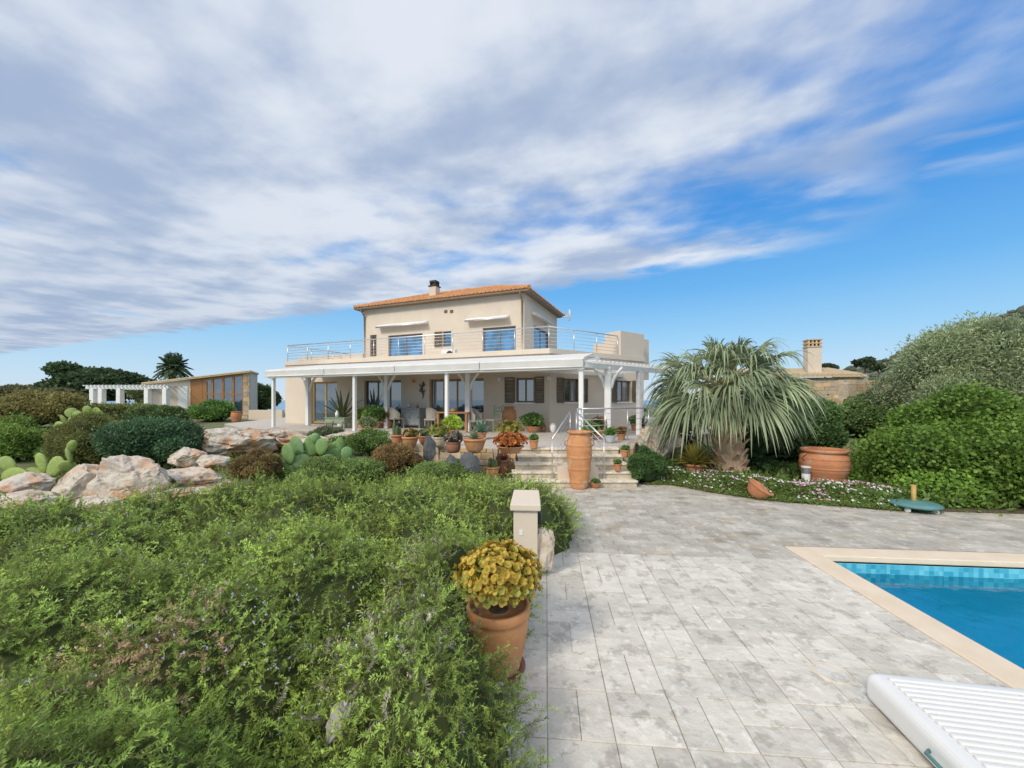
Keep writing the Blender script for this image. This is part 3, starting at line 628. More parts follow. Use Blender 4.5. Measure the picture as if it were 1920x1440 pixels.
bigtree('carob_tree','broad dark tree behind the white garden pergola on the left','tree',(-47,44,3.1),(5.2,4,2.4),22000,.30,.2,(.03,.055,.022),(.065,.09,.04),35,30,.3,base=(-47,44,-1),lr=.3,loose=.2)
bigtree('carob_tree','small dark tree right of the glazed studio','tree',(-23.5,36,1.9),(1.7,1.6,1.5),5000,.22,.13,(.035,.055,.02),(.06,.09,.035),36,14,.15,base=(-23.5,36,0))
bigtree('garden_tree','low bare looking bush at the left edge on the horizon','tree',(-46,38,1.6),(4,3,1.5),8000,.25,.1,(.09,.09,.045),(.14,.13,.06),37,18,.15,base=(-46,38,0),m='dull')
bigtree('garden_tree','young olive behind the studio left end','tree',(-36,42,2.0),(5,3,1.4),8000,.25,.12,(.07,.08,.035),(.11,.13,.06),38,18,.15,base=(-36,42,0),m='dull')
for i,(px,py,Y,s) in enumerate([(1622,682,120,2.0),(1547,690,120,1.5),(1648,690,130,1.6)]):
    p=at(px,py,Y); bigtree('distant_tree',['round dark tree on the ridge right of the small chimney','small dark tree on the ridge directly behind the small chimney','farther dark tree on the ridge nearer the hill'][i],'tree',(p[0],p[1],p[2]),(s*1.6,s*1.2,s*.7),1800,.6,.4,(.04,.06,.03),(.07,.09,.045),60+i,12,.3,base=(p[0],p[1],p[2]-3))
# ---------------------------------------------------------------- palms
def fan_palm():
    bx,by=gp(1372,893,.08); H=2.2
    t=thing('fan_palm','large silvery green fan palm with a shaggy crown and stubby orange brown trunk','palm tree',(bx,by,.08))
    lean=lambda z: np.array([bx-.10*z,by,z])
    mb=MB(); mb.tube([lean(0),lean(.15),lean(.7),lean(1.2),lean(1.9),lean(2.15)],[.34,.37,.31,.26,.22,.05],18)
    for i in range(54):
        a=i*2.4; z=.06+i*.030; r=.34-.06*z; d=np.array([math.cos(a),math.sin(a),0]); s=np.array([-d[1],d[0],0]); p=lean(z)+d*r*.9
        tip=p+d*rng.uniform(.10,.28)+np.array([0,0,rng.uniform(.10,.26)])+s*rng.normal()*.04; w=rng.uniform(.08,.13)
        P=[p-s*w-d*.05,p+s*w-d*.05,p+s*w+d*.035,p-s*w+d*.035,tip-s*w*.45-d*.03,tip+s*w*.45-d*.03,tip+s*w*.4+d*.015,tip-s*w*.4+d*.015]
        mb.hexa(np.array(P))
    mb.build('trunk','palmbark',t)
    mb=MB(); c=lean(H); NL=92
    for i in range(NL):
        f=(i+.5)/NL; q_=1-1.52*f; el=math.asin(max(-.95,q_))+rng.uniform(-.15,.15); az=i*2.39996+rng.uniform(-.4,.4)
        d=np.array([math.cos(az)*math.cos(el),math.sin(az)*math.cos(el),math.sin(el)])
        side=nrm(np.cross(d,[0,0,1.])+1e-6); 
        Lp=rng.uniform(.75,1.2)*(1 if el>-.1 else .9); 
        if el>.9: Lp*=.8
        front=max(0,-d[1])*(el<-.15)
        droop=.16*Lp*math.cos(el)-front*.25
        hub=c+d*Lp+np.array([0,0,.03-droop])
        col=np.array([.36,.43,.25])*rng.uniform(.7,1.15)
        if el<-.3 and rng.random()<.5: col=np.array([.46,.43,.27])*rng.uniform(.75,1.1)
        mid=c+d*Lp*.5+np.array([0,0,.05-.2*droop])
        mb.tube([c,mid,hub],[.028,.02,.014],5,col=(.48,.44,.22))
        d2=nrm(d+np.array([0,0,-.35*math.cos(el)+front*.4])); up2=np.cross(side,d2); ns=26; Lb=rng.uniform(1.0,1.35)*(1-.3*front)
        tilt=rng.uniform(-.8,.8); side_=side*math.cos(tilt)+up2*math.sin(tilt); up_=np.cross(side_,d2)
        am=1.0; th=np.linspace(-am,am,ns); dth=th[1]-th[0]
        rs=np.array([.04,.22,.40,.55,.70,.85,1.0]); ws=np.array([.02,.22*dth*.5,.40*dth*.40,.017,.015,.010,.0])
        for k,a in enumerate(th):
            a2=a+rng.normal()*.06
            ray=nrm(d2*math.cos(a2)+side_*math.sin(a2)+up_*(.25*abs(math.sin(a2)))); sd=nrm(-d2*math.sin(a)+side_*math.cos(a)); lb=Lb*(1-.2*(abs(a)/am)**2)*rng.uniform(.8,1.1)
            dr=rng.uniform(.35,1.1)*(1-.4*front)*(1 if el>-.5 else .7)
            V=[]
            for q,r in enumerate(rs):
                bend=max(0,r-.3)
                p=hub+ray*lb*(r-.35*bend*bend)+np.array([0,0,-dr*lb*bend**1.7*1.2])
                pl=(1 if k%2 else -1)*.012*(r<.45)
                V+= [p-sd*ws[q]*lb+up_*pl,p+sd*ws[q]*lb-up_*pl]
            V=np.array(V); Q=np.array([(2*q,2*q+1,2*q+3,2*q+2) for q in range(6)])
            mb.add(V,Q,col*rng.uniform(.7,1.2))
    mb.build('crown','dull',t)
fan_palm()
def feather(name,label,c,base,nf,Lf,wl,col,tr,cat='palm tree',el0=-.5,leaf=.35,m='leaf'):
    t=thing(name,label,cat,base); mb=MB(); c=np.array(c); col=np.array(col)*1.6
    for i in range(nf):
        f=(i+.5)/nf; el=el0+(1.45-el0)*f; az=i*2.39996; L_=Lf*rng.uniform(.85,1.1)
        d=np.array([math.cos(az),math.sin(az),0]); pts=[]
        for q in range(9):
            s=q/8; pts.append(c+d*L_*s*math.cos(el)*(1-.12*s)+np.array([0,0,L_*(s*math.sin(el)-.55*s*s*math.cos(el))]))
        pts=np.array(pts); mb.tube(pts,np.linspace(.03,.006,9)*Lf/2,4,col=np.array(col)*1.2)
        sd=np.array([-d[1],d[0],0]); n=30; s=np.linspace(.12,1,n); P=np.stack([np.interp(s*8,range(9),pts[:,a]) for a in range(3)],1)
        tg=nrm(np.gradient(P,axis=0))
        for sg in (-1,1):
            D=nrm(sd*sg+tg*.7+np.array([0,0,-.25])+rng.normal(size=(n,3))*.06); l=leaf*L_*np.sin(np.clip(s*.9+.15,0,1)*math.pi)**.6
            mb.leaves(P,D,l,wl,rc(col,np.array(col)*1.4,n))
    mb.build('crown',m,t)
    if tr:
        mb=MB(); mb.tube([base,(np.array(base)+c)/2,c],[tr*1.2,tr,tr],10); mb.build('trunk','bark',t)
    return t
p=at(325,690,50); feather('date_palm','distant feathery palm rising behind the studio roof',p,(p[0],p[1],0),34,2.7,.14,(.05,.075,.03),.3,leaf=.3)
X_,Y_=gp(1440,900,.08); feather('cycad','dark glossy cycad with arching fronds under the right side of the fan palm',(X_,Y_+.6,.35),(X_,Y_+.6,.06),30,1.15,.028,(.03,.06,.02),.12,cat='cycad',leaf=.22)
X_,Y_=gp(1310,880,.1); feather('cordyline','spiky dark red cordyline left of the fan palm trunk',(X_,Y_+.9,.95),(X_,Y_+.9,.06),20,.65,.03,(.10,.035,.03),.04,cat='plant',leaf=.3)
BP=[(3.0,9.6),(3.05,9.0),(3.75,8.95),(4.3,8.2),(4.95,7.65),(5.9,7.3),(6.8,6.95),(8.5,6.75),(14,6.4),(16,14),(6,13.4),(3.5,11)]
mb=MB(); mb.prism(BP,-.05,.05); tag(mb.build('flower_bed','soil'),kind='structure')
mb=MB(); fl=MB(); n=11000
px=rng.uniform(3.2,7.6,n); lo=np.interp(px,[3.0,3.7,4.3,4.95,5.9,6.8,7.6],[9.1,9.0,8.25,7.65,7.3,6.95,6.9]); py=lo+rng.uniform(-.08,1.5,n)*np.interp(px,[3.3,4,7.6],[.5,1,.6])
ok=np.hypot(px-6.0,py-8.6)>.5; px=px[ok];py=py[ok];lo=lo[ok]; n=len(px); hgt=.06+.2*sst(0,.35,py-lo)*(1+.5*vn(px,py,2.5,4))
for q in range(5):
    P=np.stack([px+rng.normal(size=n)*.04,py+rng.normal(size=n)*.04,hgt*rng.uniform(.3,1.1,n)],1); mb.leaves(P,nrm(rng.normal(size=(n,3))+np.array([0,0,.7])),.055,.02,rc((.12,.20,.05),(.22,.31,.075),n))
n2_=26000; qx=rng.uniform(3.6,13,n2_); qy=rng.uniform(6.5,13,n2_); lo2=np.interp(qx,[3.0,4.3,4.95,5.9,6.8,8.5,14],[9.6,9.0,8.4,8.0,6.98,6.75,6.4]); ok=(qy>lo2)&(np.hypot(qx-6.7,qy-8.4)>.6); qx=qx[ok];qy=qy[ok]
mb.leaves(np.stack([qx,qy,.05+.2*rng.random(len(qx))],1),nrm(rng.normal(size=(len(qx),3))+np.array([0,0,1.])),.16,.05,rc((.09,.16,.04),(.17,.25,.06),len(qx)))
tag(mb.build('daisy_foliage','leaf'),'low green daisy leaves edging the paving below the palm','ground cover',kind='stuff')
cl=vn(px,py,1.6,8); sel=np.where((rng.random(n)<.07+.25*np.clip(cl,0,1)))[0][:760]
for i in sel:
    pk=cl[i]>-.05 and rng.random()<.35; c=(.62,.22,.42) if pk else (.8,.78,.78); r=rng.uniform(.018,.028); zc=hgt[i]+.05; tl=nrm(np.array([rng.normal()*.4,-.6+rng.normal()*.4,1.]))
    a1=nrm(np.cross(tl,[1,0,0])); a2=np.cross(tl,a1); ctr=np.array([px[i],py[i],zc]); V=[ctr]; K=12
    for k in range(K): rr=r*(1 if k%2 else .72); V.append(ctr+rr*(a1*math.cos(k*2*math.pi/K)+a2*math.sin(k*2*math.pi/K)))
    fl.add(V,[(0,1+k,1+(k+1)%K) for k in range(K)],c)
tag(fl.build('daisy_flowers','petal'),'white and pink daisies flowering along the paving edge','flowers',kind='stuff')
# ---------------------------------------------------------------- prickly pears
def pear(name_label,Y,pads,seed=0,col=(1,1,1)):
    b=at(pads[0][0],pads[0][1],Y); t=thing('prickly_pear',name_label,'cactus',tuple(b)); rg=np.random.default_rng(seed)
    for (px,py,l,w,ang) in pads:
        yy=Y+rg.uniform(-.15,.15); p=at(px,py,yy); k=Y/FP; a=R(ang); yaw=rg.uniform(-.7,.7)
        V,Q=sphere_t(16,10); V=V.copy(); V[:,0]*=w/2*k*(1+.18*V[:,2]); V[:,1]*=.035; V[:,2]=(V[:,2]+.97)*l/2*k
        x,y=V[:,0].copy(),V[:,1].copy(); V[:,0]=x*math.cos(yaw)-y*math.sin(yaw); V[:,1]=x*math.sin(yaw)+y*math.cos(yaw)
        x,z=V[:,0].copy(),V[:,2].copy(); V[:,0]=x*math.cos(a)+z*math.sin(a); V[:,2]=-x*math.sin(a)+z*math.cos(a)
        mb=MB(); mb.add(V+p,Q,np.array(col)*rg.uniform(.8,1.2)*np.array([1,1,rg.uniform(.8,1.1)])); mb.build('pad','cactus',t,smooth=True)
pear('blue green prickly pear with round pads in front of the terrace centre',8.3,[(572,900,50,34,-8),(556,885,40,27,-72),(534,892,28,20,-85),(530,877,34,22,-45),(545,871,40,26,-12),(566,855,42,30,-25),(580,855,44,32,18),(592,885,46,32,48),(608,865,40,28,60),(600,853,32,24,12),(626,858,34,26,20),(626,867,38,24,68),(648,863,26,20,8),(640,847,28,14,-8),(590,831,20,15,5)],seed=1,col=(.9,1.05,1.05))
pear('yellow green prickly pear with long arms at the left edge above the boulders',7.0,[(95,935,48,20,-4),(92,905,52,26,-62),(50,888,48,28,-95),(28,880,36,24,-55),(8,874,40,26,-70),(92,896,46,28,30),(112,880,34,30,75),(134,868,30,16,-20),(128,850,28,14,25),(85,886,40,18,-20)],seed=2,col=(1.25,1.15,.8))
pear('bushy prickly pear farther back on the left below the pergola',12.5,[(150,815,30,22,0),(148,798,24,18,-60),(130,796,24,20,-50),(122,800,22,18,-85),(150,795,26,18,-15),(160,797,28,20,40),(178,785,22,16,10),(176,782,20,16,60),(140,784,22,18,-30),(160,778,18,14,20)],seed=3,col=(1.2,1.15,.8))
# ---------------------------------------------------------------- villa
HA=-22.1
FF=Fr(1.44,14.88,HA); FW=Fr(1.44,14.88,35)
FU=Fr(.634,20.0,HA); FS=Fr(.634,20.0,90+HA)
villa=thing('villa','two storey cream plastered villa with orange tiled hip roof behind the white veranda','house',(1.44,14.88,0),HA)
uA=FF.U(535); SLB=3.95
def wallparts(mb,F,u0,u1,z0,z1,ops,th=.25,v0=0):
    us=sorted({u0,u1}|{o[0] for o in ops}|{o[1] for o in ops}); 
    for a,b in zip(us[:-1],us[1:]):
        m=(a+b)/2; cut=sorted([(o[2],o[3]) for o in ops if o[0]<m<o[1]]); z=z0
        for (c,d) in cut:
            if c>z: mb.box(F,a,b,v0,v0+th,z,c)
            z=d
        if z<z1: mb.box(F,a,b,v0,v0+th,z,z1)
def opening(F,parent,name,u0,u1,z0,z1,npan,fm='frame',fw=.06,rec=.12,sill=False,gm='glass'):
    mb=MB(); v=rec
    mb.box(F,u0,u0+fw,v,v+.06,z0,z1); mb.box(F,u1-fw,u1,v,v+.06,z0,z1); mb.box(F,u0+fw,u1-fw,v,v+.06,z1-fw,z1); mb.box(F,u0+fw,u1-fw,v,v+.06,z0,z0+fw)
    for k in range(1,npan):
        u=u0+(u1-u0)*k/npan; mb.box(F,u-fw*.5,u+fw*.5,v+.005,v+.06,z0+fw,z1-fw)
    w=mb.build(name,fm,parent)
    mb=MB(); mb.box(F,u0+fw,u1-fw,v+.03,v+.045,z0+fw,z1-fw); mb.build('pane',gm,w)
    mb=MB(); mb.box(F,u0,u1,v+.09,v+.11,z0,z1); mb.build('dark_interior','black',w)
    if sill: mb=MB(); mb.box(F,u0-.06,u1+.06,-.05,rec-.005,z0-.05,z0-.003); mb.build('sill','white',w)
    return w
def shutter(F,parent,u0,u1,z0,z1,v=-.05,m='wood'):
    mb=MB(); fw=.05; mb.box(F,u0,u0+fw,v,v+.04,z0,z1); mb.box(F,u1-fw,u1,v,v+.04,z0,z1); mb.box(F,u0+fw,u1-fw,v,v+.04,z0,z0+fw); mb.box(F,u0+fw,u1-fw,v,v+.04,z1-fw,z1); mb.box(F,u0+fw,u1-fw,v,v+.04,(z0+z1)/2-.03,(z0+z1)/2+.03)
    z=z0+fw+.01
    while z<z1-fw-.03:
        P=[(u0+fw,v+.002,z),(u1-fw,v+.002,z),(u1-fw,v+.038,z+.03),(u0+fw,v+.038,z+.03),(u0+fw,v+.002,z+.008),(u1-fw,v+.002,z+.008),(u1-fw,v+.038,z+.038),(u0+fw,v+.038,z+.038)]
        mb.hexa(F.w(P)); z+=.055
    mb.build('shutter',m,parent)
ops=[]; D=[]
for (a,b,t_,np_,fm) in ((583,632,718,2,'ochre'),(683,752,717,3,'frame'),(805,907,713,4,'oak')):
    u0,u1=FF.U(a),FF.U(b); z1=2.86; ops.append((u0,u1,TZ,z1)); D.append(('glass_door',u0,u1,TZ+.02,z1,np_,fm))
u0,u1=FF.U(967),FF.U(1001); ops.append((u0,u1,1.86,2.84)); D.append(('window',u0,u1,1.86,2.84,2,'frame'))
mb=MB(); wallparts(mb,FF,uA,0,TZ-.02,SLB-.2,ops); mb.build('front_wall','plaster',villa)
for d in D: opening(FF,villa,*d[:5],d[5],fm=d[6],sill=d[0]=='window',fw=.09 if d[6]=='ochre' else .06)
shutter(FF,villa,u0-.46,u0-.03,1.84,2.86); shutter(FF,villa,u1+.03,u1+.42,1.84,2.86)
wo_=[]; WE=FW.U(1207)
for (a,b,t_,bt) in ((1058,1088,710,755),(1157,1184,716,757)):
    wo_.append((FW.U(a),FW.U(b),1.87,2.82))
mb=MB(); wallparts(mb,FW,0.0,WE,TZ-.02,SLB-.2,wo_); mb.build('wing_wall','plaster',villa)
for (a,b,c_,d_) in wo_:
    opening(FW,villa,'window',a,b,c_,d_,2,sill=True); shutter(FW,villa,a-.40,a-.03,c_-.02,d_+.02); shutter(FW,villa,b+.03,b+.40,c_-.02,d_+.02)
A_=FF.w([uA,0,0]); C_=FW.w([WE,0,0]); D_=FW.w([WE,6,0]); E_=FF.w([uA,9,0]); E2=FF.w([2,14,0])
mb=MB(); FL=Fr(A_[0],A_[1],HA); mb.box(FL,0,.25,.25,9,TZ-.02,SLB-.2); mb.build('side_wall','plaster',villa)
mb=MB(); FR_=Fr(C_[0],C_[1],35); mb.box(FR_,-.25,0,.25,6,TZ-.02,SLB-.2); mb.build('side_wall','plaster',villa)
poly=[FF.w([uA-.06,-.06,0])[:2],FF.w([.02,-.06,0])[:2],FW.w([WE+.05,-.06,0])[:2],D_[:2],E2[:2],E_[:2]]
mb=MB(); mb.prism(poly,SLB-.2,SLB); mb.build('roof_slab','plaster2',villa)
u1=FW.U(1207); u0=FW.U(1163)
mb=MB(); mb.box(FW,u0,u1,-.02,.9,SLB,5.05); mb.build('parapet','plaster2',villa,bevel=.01)
mb=MB(); mb.box(FW,u1+.002,u1+1.1,.5,3.2,SLB-1,4.95); mb.build('parapet','plaster2',villa,bevel=.01)
mb=MB(); a=FF.U(560,3.6); b=FF.U(680,3.6); mb.box(FF,a,b,3.6,3.85,SLB,SLB+.75); mb.box(FF,a,a+.2,3.85,8,SLB,SLB+.75); mb.build('parapet','plaster2',villa,bevel=.01)
UL=FU.U(682); EV=7.48; UDp=6.3
def uop(a,b,t_,bt,F=FU): 
    m=(a+b)/2; return (F.U(a),F.U(b),F.Z(m,bt),F.Z(m,t_))
g1=uop(728,792,627,690); g1=(g1[0],g1[1],SLB+.02,g1[3]); g2=uop(905,967,613,690); g2=(g2[0],g2[1],SLB+.02,g2[3]); w1=uop(830,846,621,650); w0=uop(694,706,628,668)
mb=MB(); wallparts(mb,FU,UL,0,SLB,EV,[g1,g2,w1,w0]); mb.build('upper_front_wall','plaster2',villa)
for g in (g1,g2): opening(FU,villa,'glass_door',*g,2,gm='glassu')
opening(FU,villa,'window',*w1,1,gm='glassu'); shutter(FU,villa,w1[0]-.52,w1[0]-.03,w1[2],w1[3]); opening(FU,villa,'window',*w0,1,gm='black')
shutter(FU,villa,w0[0]+.04,w0[1]-.04,w0[2]+.05,w0[3]-.05,v=.06)
gs_=(FS.U(1001),FS.U(1031),SLB+.02,FS.Z(1015,617))
mb=MB(); wallparts(mb,FS,.252,UDp,SLB,EV,[gs_]); mb.build('upper_side_wall','plaster2',villa); opening(FS,villa,'glass_door',*gs_,2,gm='glassu')
mb=MB(); mb.box(FU,UL,UL+.25,.252,UDp,SLB,EV); mb.box(FU,UL+.25,-.25,UDp-.25,UDp,SLB,EV); mb.build('upper_back_wall','plaster2',villa)
ov=.42; L0,L1,V0,V1=UL-ov,ov,-ov,UDp+ov; hw=(V1-V0)/2; RH=1.35
def tiles(mb,F,length,run,rise,hip0,hip1,w=.24):
    n=int(length/w)
    for i in range(n):
        s=(i+.5)*length/n; up=run
        if hip0: up=min(up,s)
        if hip1: up=min(up,length-s)
        if up<.1: continue
        ns=max(2,int(up/.38)+1); ts=np.linspace(0,up,ns)
        for q in range(ns-1):
            V=[]; cc=rng.uniform(.8,1.15)
            for (tt,dz) in ((ts[q],.035),(ts[q+1]+.02,.0)):
                for k in range(6):
                    a=math.pi*k/5; V.append((s-math.cos(a)*w*.38,tt,tt/run*rise+math.sin(a)*.075+dz))
            mb.add(F.w(V),[(k,k+1,7+k,6+k) for k in range(5)]+[(0,5,4,3,2,1)],col=None)
z0=EV+.1
mb=MB()
c4=[FU.w([a,b,z0]) for a,b in ((L0,V0),(L1,V0),(L1,V1),(L0,V1))]; r0=FU.w([L0+hw,(V0+V1)/2,z0+RH]); r1=FU.w([L1-hw,(V0+V1)/2,z0+RH])
mb.add(np.array(c4+[r0,r1]),[(0,1,5,4),(1,2,5),(2,3,4,5),(3,0,4)])
for q,(c_,ln) in enumerate(zip(c4,(L1-L0,V1-V0,L1-L0,V1-V0))): tiles(mb,Fr(*c_[:2],HA+90*q,z0),ln,hw,RH,1,1)
for a,b in ((c4[0],r0),(c4[1],r1),(c4[2],r1),(c4[3],r0),(r0,r1)): mb.tube([a+np.array([0,0,.06]),b+np.array([0,0,.06])],.11,8)
roof=mb.build('tiled_roof','tile',villa)
mb=MB(); mb.box(FU,L0+.02,L1-.02,V0+.02,V1-.02,EV,EV+.095); mb.build('eaves','frame',roof)
uc=FU.U(814,1.6); mb=MB(); mb.box(FU,uc-.24,uc+.24,1.4,1.88,z0+.3,z0+1.35); ch=mb.build('chimney','plaster2',villa,bevel=.01)
mb=MB(); mb.box(FU,uc-.29,uc+.29,1.35,1.93,z0+1.352,z0+1.4)
for a in (-.2,.14): 
    for b in (1.42,1.80): mb.box(FU,uc+a,uc+a+.07,b,b+.06,z0+1.4,z0+1.6)
mb.box(FU,uc-.15,uc+.15,1.5,1.78,z0+1.4,z0+1.62); mb.box(FU,uc-.22,uc+.22,1.42,1.86,z0+1.6,z0+1.72); mb.build('cowl','black',ch)
for F_,u in ((FU,UL+.12),(FU,-.1)):
    mb=MB(); mb.tube([(u,-.4,EV+.02),(u,-.3,EV-.15),(u,-.07,EV-.4),(u,-.07,SLB+.1)],.05,8,F=F_); mb.build('downpipe','frame',villa,smooth=True)
for pxv in (836,847):
    u=FU.U(pxv); z=FU.Z(pxv,584); mb=MB(); mb.box(FU,u-.1,u+.1,-.02,-.002,z-.08,z+.08); 
    for q in range(4): mb.box(FU,u-.09,u+.09,-.04,-.021,z-.07+q*.04,z-.06+q*.04)
    mb.build('wall_vent','frame',villa)
def awning(F,a,b,py,v=0,t_='white'):
    u0,u1=F.U(a),F.U(b); z=F.Z((a+b)/2,py); mb=MB()
    P=[(u0,-.32,z-.1),(u1,-.32,z-.1),(u1,-.01,z),(u0,-.01,z),(u0,-.34,z+.02),(u1,-.34,z+.02),(u1,-.01,z+.16),(u0,-.01,z+.16)]; mb.hexa(F.w(P)); o=mb.build('awning',t_,villa,bevel=.02)
    mb=MB(); mb.tube([(u0,-.34,z-.06),(u1,-.34,z-.06)],.05,8,F=F); mb.build('front_bar','steel',o,smooth=True)
awning(FU,712,803,610); awning(FU,877,955,599); awning(FS,996,1026,598)
p=FS.w([5.5,-.5,FS.Z(1040,598)]); mb=MB(); mb.tube([p,p+np.array([.45,-.1,.1])],.03,6); 
q=p+np.array([.5,-.15,.12]); V,Qs=sphere_t(20,10); V=V*np.array([.06,.38,.38])
mb.add(V+q,Qs); mb.build('satellite_dish','plastic',villa,smooth=True)
u=FU.U(860,-.5); mb=MB(); mb.box(FU,u-.4,u+.4,-1.6,-1.3,SLB+.05,SLB+.6); ac=mb.build('air_conditioner','plastic',villa,bevel=.02)
mb=MB(); mb.tube([(u+.1,-1.615,SLB+.32),(u+.1,-1.61,SLB+.32)],.2,20,F=FU); mb.build('fan_grille','black',ac)
def railing(parent,pts,h,nb=5,sp=1.5,r=.02,nm='railing'):
    pts=[np.array(p,float) for p in pts]; mb=MB()
    for a,b in zip(pts[:-1],pts[1:]):
        up=np.array([0,0,h]); mb.tube([a+up,b+up],r*1.25,8)
        for k in range(1,nb+1): 
            o=np.array([0,0,h*k/(nb+1)+.02]); mb.tube([a+o,b+o],r*.42,5)
    rl=mb.build(nm,'steel',parent,smooth=True)
    for a,b in zip(pts[:-1],pts[1:]):
        n=max(1,int(round(np.linalg.norm(b-a)/sp)))
        for i in range(n+1):
            if i==n and not np.allclose(b,pts[-1]): continue
            p=a+(b-a)*i/n; mb=MB(); mb.tube([p,p+np.array([0,0,h])],r*.9,8); mb.lathe(p,[(0,0),(.045,0),(.045,.012),(0,.012)],10); mb.build('railing_post','steel',rl,smooth=True)
railing(villa,[FF.w([uA+.05,4.5,SLB]),FF.w([uA+.05,.1,SLB]),FF.w([-.05,.1,SLB]),FW.w([FW.U(1161),.1,SLB])],.86)
uG=FF.U(793); t=thing('gecko_ornament','dark metal gecko ornament climbing the veranda wall between two glass doors','ornament',tuple(FF.w([uG,-.06,2.4])),HA)
mb=MB(); s_pts=[(uG+.05*math.sin(q*.9),-.05,2.0+q*.085) for q in range(10)]; mb.tube(s_pts,[.01,.02,.03,.045,.06,.065,.05,.03,.045,.02],8,F=FF)
for (zz,sg) in ((2.3,-1),(2.3,1),(2.55,-1),(2.55,1)): mb.tube([(uG,-.05,zz),(uG+sg*.13,-.05,zz+.04),(uG+sg*.15,-.05,zz+.12)],[.025,.02,.012],6,F=FF)
mb.build('body','dstone',t,smooth=True)
for pxv in (777,938,1030):
    u=FF.U(pxv); 
    mb=MB(); mb.box(FF,u-.06,u+.06,-.1,-.002,2.72,2.86); mb.build('wall_lamp','orange' if pxv==777 else 'plastic',villa,bevel=.01)
# ---------------------------------------------------------------- veranda
ver=thing('veranda','long white timber veranda with canvas roof along the villa front','veranda',(1.44,14.88,TZ),HA)
vf=-2.65; uL=FF.U(513,vf); uR=FF.U(1090,vf); vi=-1.0
def vpost(px,v,w,brace=False):
    u=FF.U(px,v); mb=MB(); mb.box(FF,u-w,u+w,v-w,v+w,TZ,2.9+(.2 if v>-2 else 0)); o=mb.build('post','white',ver,bevel=.01)
    if brace:
        for sg in (-1,1):
            mb=MB(); pts=[(u+sg*w,v,2.35),(u+sg*.16,v,2.6),(u+sg*.30,v,2.85),(u+sg*.45,v,3.0)]
            mb.tube(pts,[.05,.06,.06,.05],6,F=FF); mb.build('brace','white',o)
for px in (513,665,838): vpost(px,vf,.06)
vpost(1090,vf,.07)
for px,w in ((578,.09),(725,.09),(878,.1)): vpost(px,vi,w,True)
vpost(1140,vf+1.0,.1,True)
uE=FF.U(497,vf-.15)
mb=MB(); mb.box(FF,uE,uR+.1,vf-.06,vf+.06,2.9,3.03); mb.build('beam','white',ver,bevel=.01)
mb=MB(); mb.box(FF,uE,FF.U(1140,vi),vi-.07,vi+.07,3.0,3.16); mb.build('beam','white',ver,bevel=.01)
for i in range(4):
    a=uE+(uR+.12-uE)*i/4; b=uE+(uR+.12-uE)*(i+1)/4-.03
    mb=MB(); P=[(a,vf-.16,3.0),(b,vf-.16,3.0),(b,vf-.07,3.0),(a,vf-.07,3.0),(a,vf-.2,3.2),(b,vf-.2,3.2),(b,vf-.07,3.24),(a,vf-.07,3.24)]; mb.hexa(FF.w(P)); o=mb.build('fascia_panel','canvas',ver,bevel=.012)
    mb=MB(); mb.tube([(a,vf-.2,2.97),(b,vf-.2,2.97)],.03,8,F=FF); mb.build('awning_bar','white',o,smooth=True)
mb=MB(); P=[(uE,vf-.1,3.2),(uR+.1,vf-.1,3.2),(uR+.1-.2,-.07,3.62),(uE,-.07,3.62),(uE,vf-.1,3.26),(uR+.1,vf-.1,3.26),(uR+.1-.2,-.07,3.68),(uE,-.07,3.68)]; mb.hexa(FF.w(P)); mb.build('canvas_roof','canvas',ver)
n=20
for i in range(n+1):
    mb=MB(); u=uE+.1+(uR-uE)*i/n; P=[(u-.03,vf,3.04),(u+.03,vf,3.04),(u+.03,-.02,3.42),(u-.03,-.02,3.42),(u-.03,vf,3.16),(u+.03,vf,3.16),(u+.03,-.02,3.54),(u-.03,-.02,3.54)]; mb.hexa(FF.w(P)); mb.build('rafter','white',ver)
per=thing('slatted_pergola','white slatted pergola section over the right end of the terrace','pergola',tuple(FF.w([uR,vf,TZ])),35)
FP2=Fr(*FF.w([uR+.1,vf,0])[:2],38)
Lp=5.6
for (a,b,c_,d_) in ((-.06,.06,2.95,3.1),(2.6,2.72,2.98,3.12)): mb=MB(); mb.box(FP2,0,Lp,a,b,c_,d_); mb.build('beam','white',per)
mb=MB(); 
for i in range(26):
    u=.12+i*.21; mb.box(FP2,u,u+.09,-.35,3.0,3.13,3.17)
mb.build('slats','white',per)
for u in (2.8,5.4):
    mb=MB(); mb.box(FP2,u-.07,u+.07,-.07,.07,TZ,2.95); mb.build('post','white',per,bevel=.01)
t=thing('terrace_railing','stainless steel railing along the terrace edge right of the steps','railing',(1.75,10.1,TZ)); railing(t,[(1.72,10.15,TZ),(1.9,10.6,TZ),(4.1,11.6,TZ)],.98,5,.9,.016,'rails')
for (a,b,lab) in (((.93,8.95,.15),(1.52,10.1,.75),'left stainless handrail slanting up the garden steps'),((2.13,8.95,.15),(1.68,10.1,.75),'right stainless handrail slanting up the garden steps')):
    t=thing('handrail',lab,'handrail',a); railing(t,[a,b],.92,5,1.2,.016,'rails')
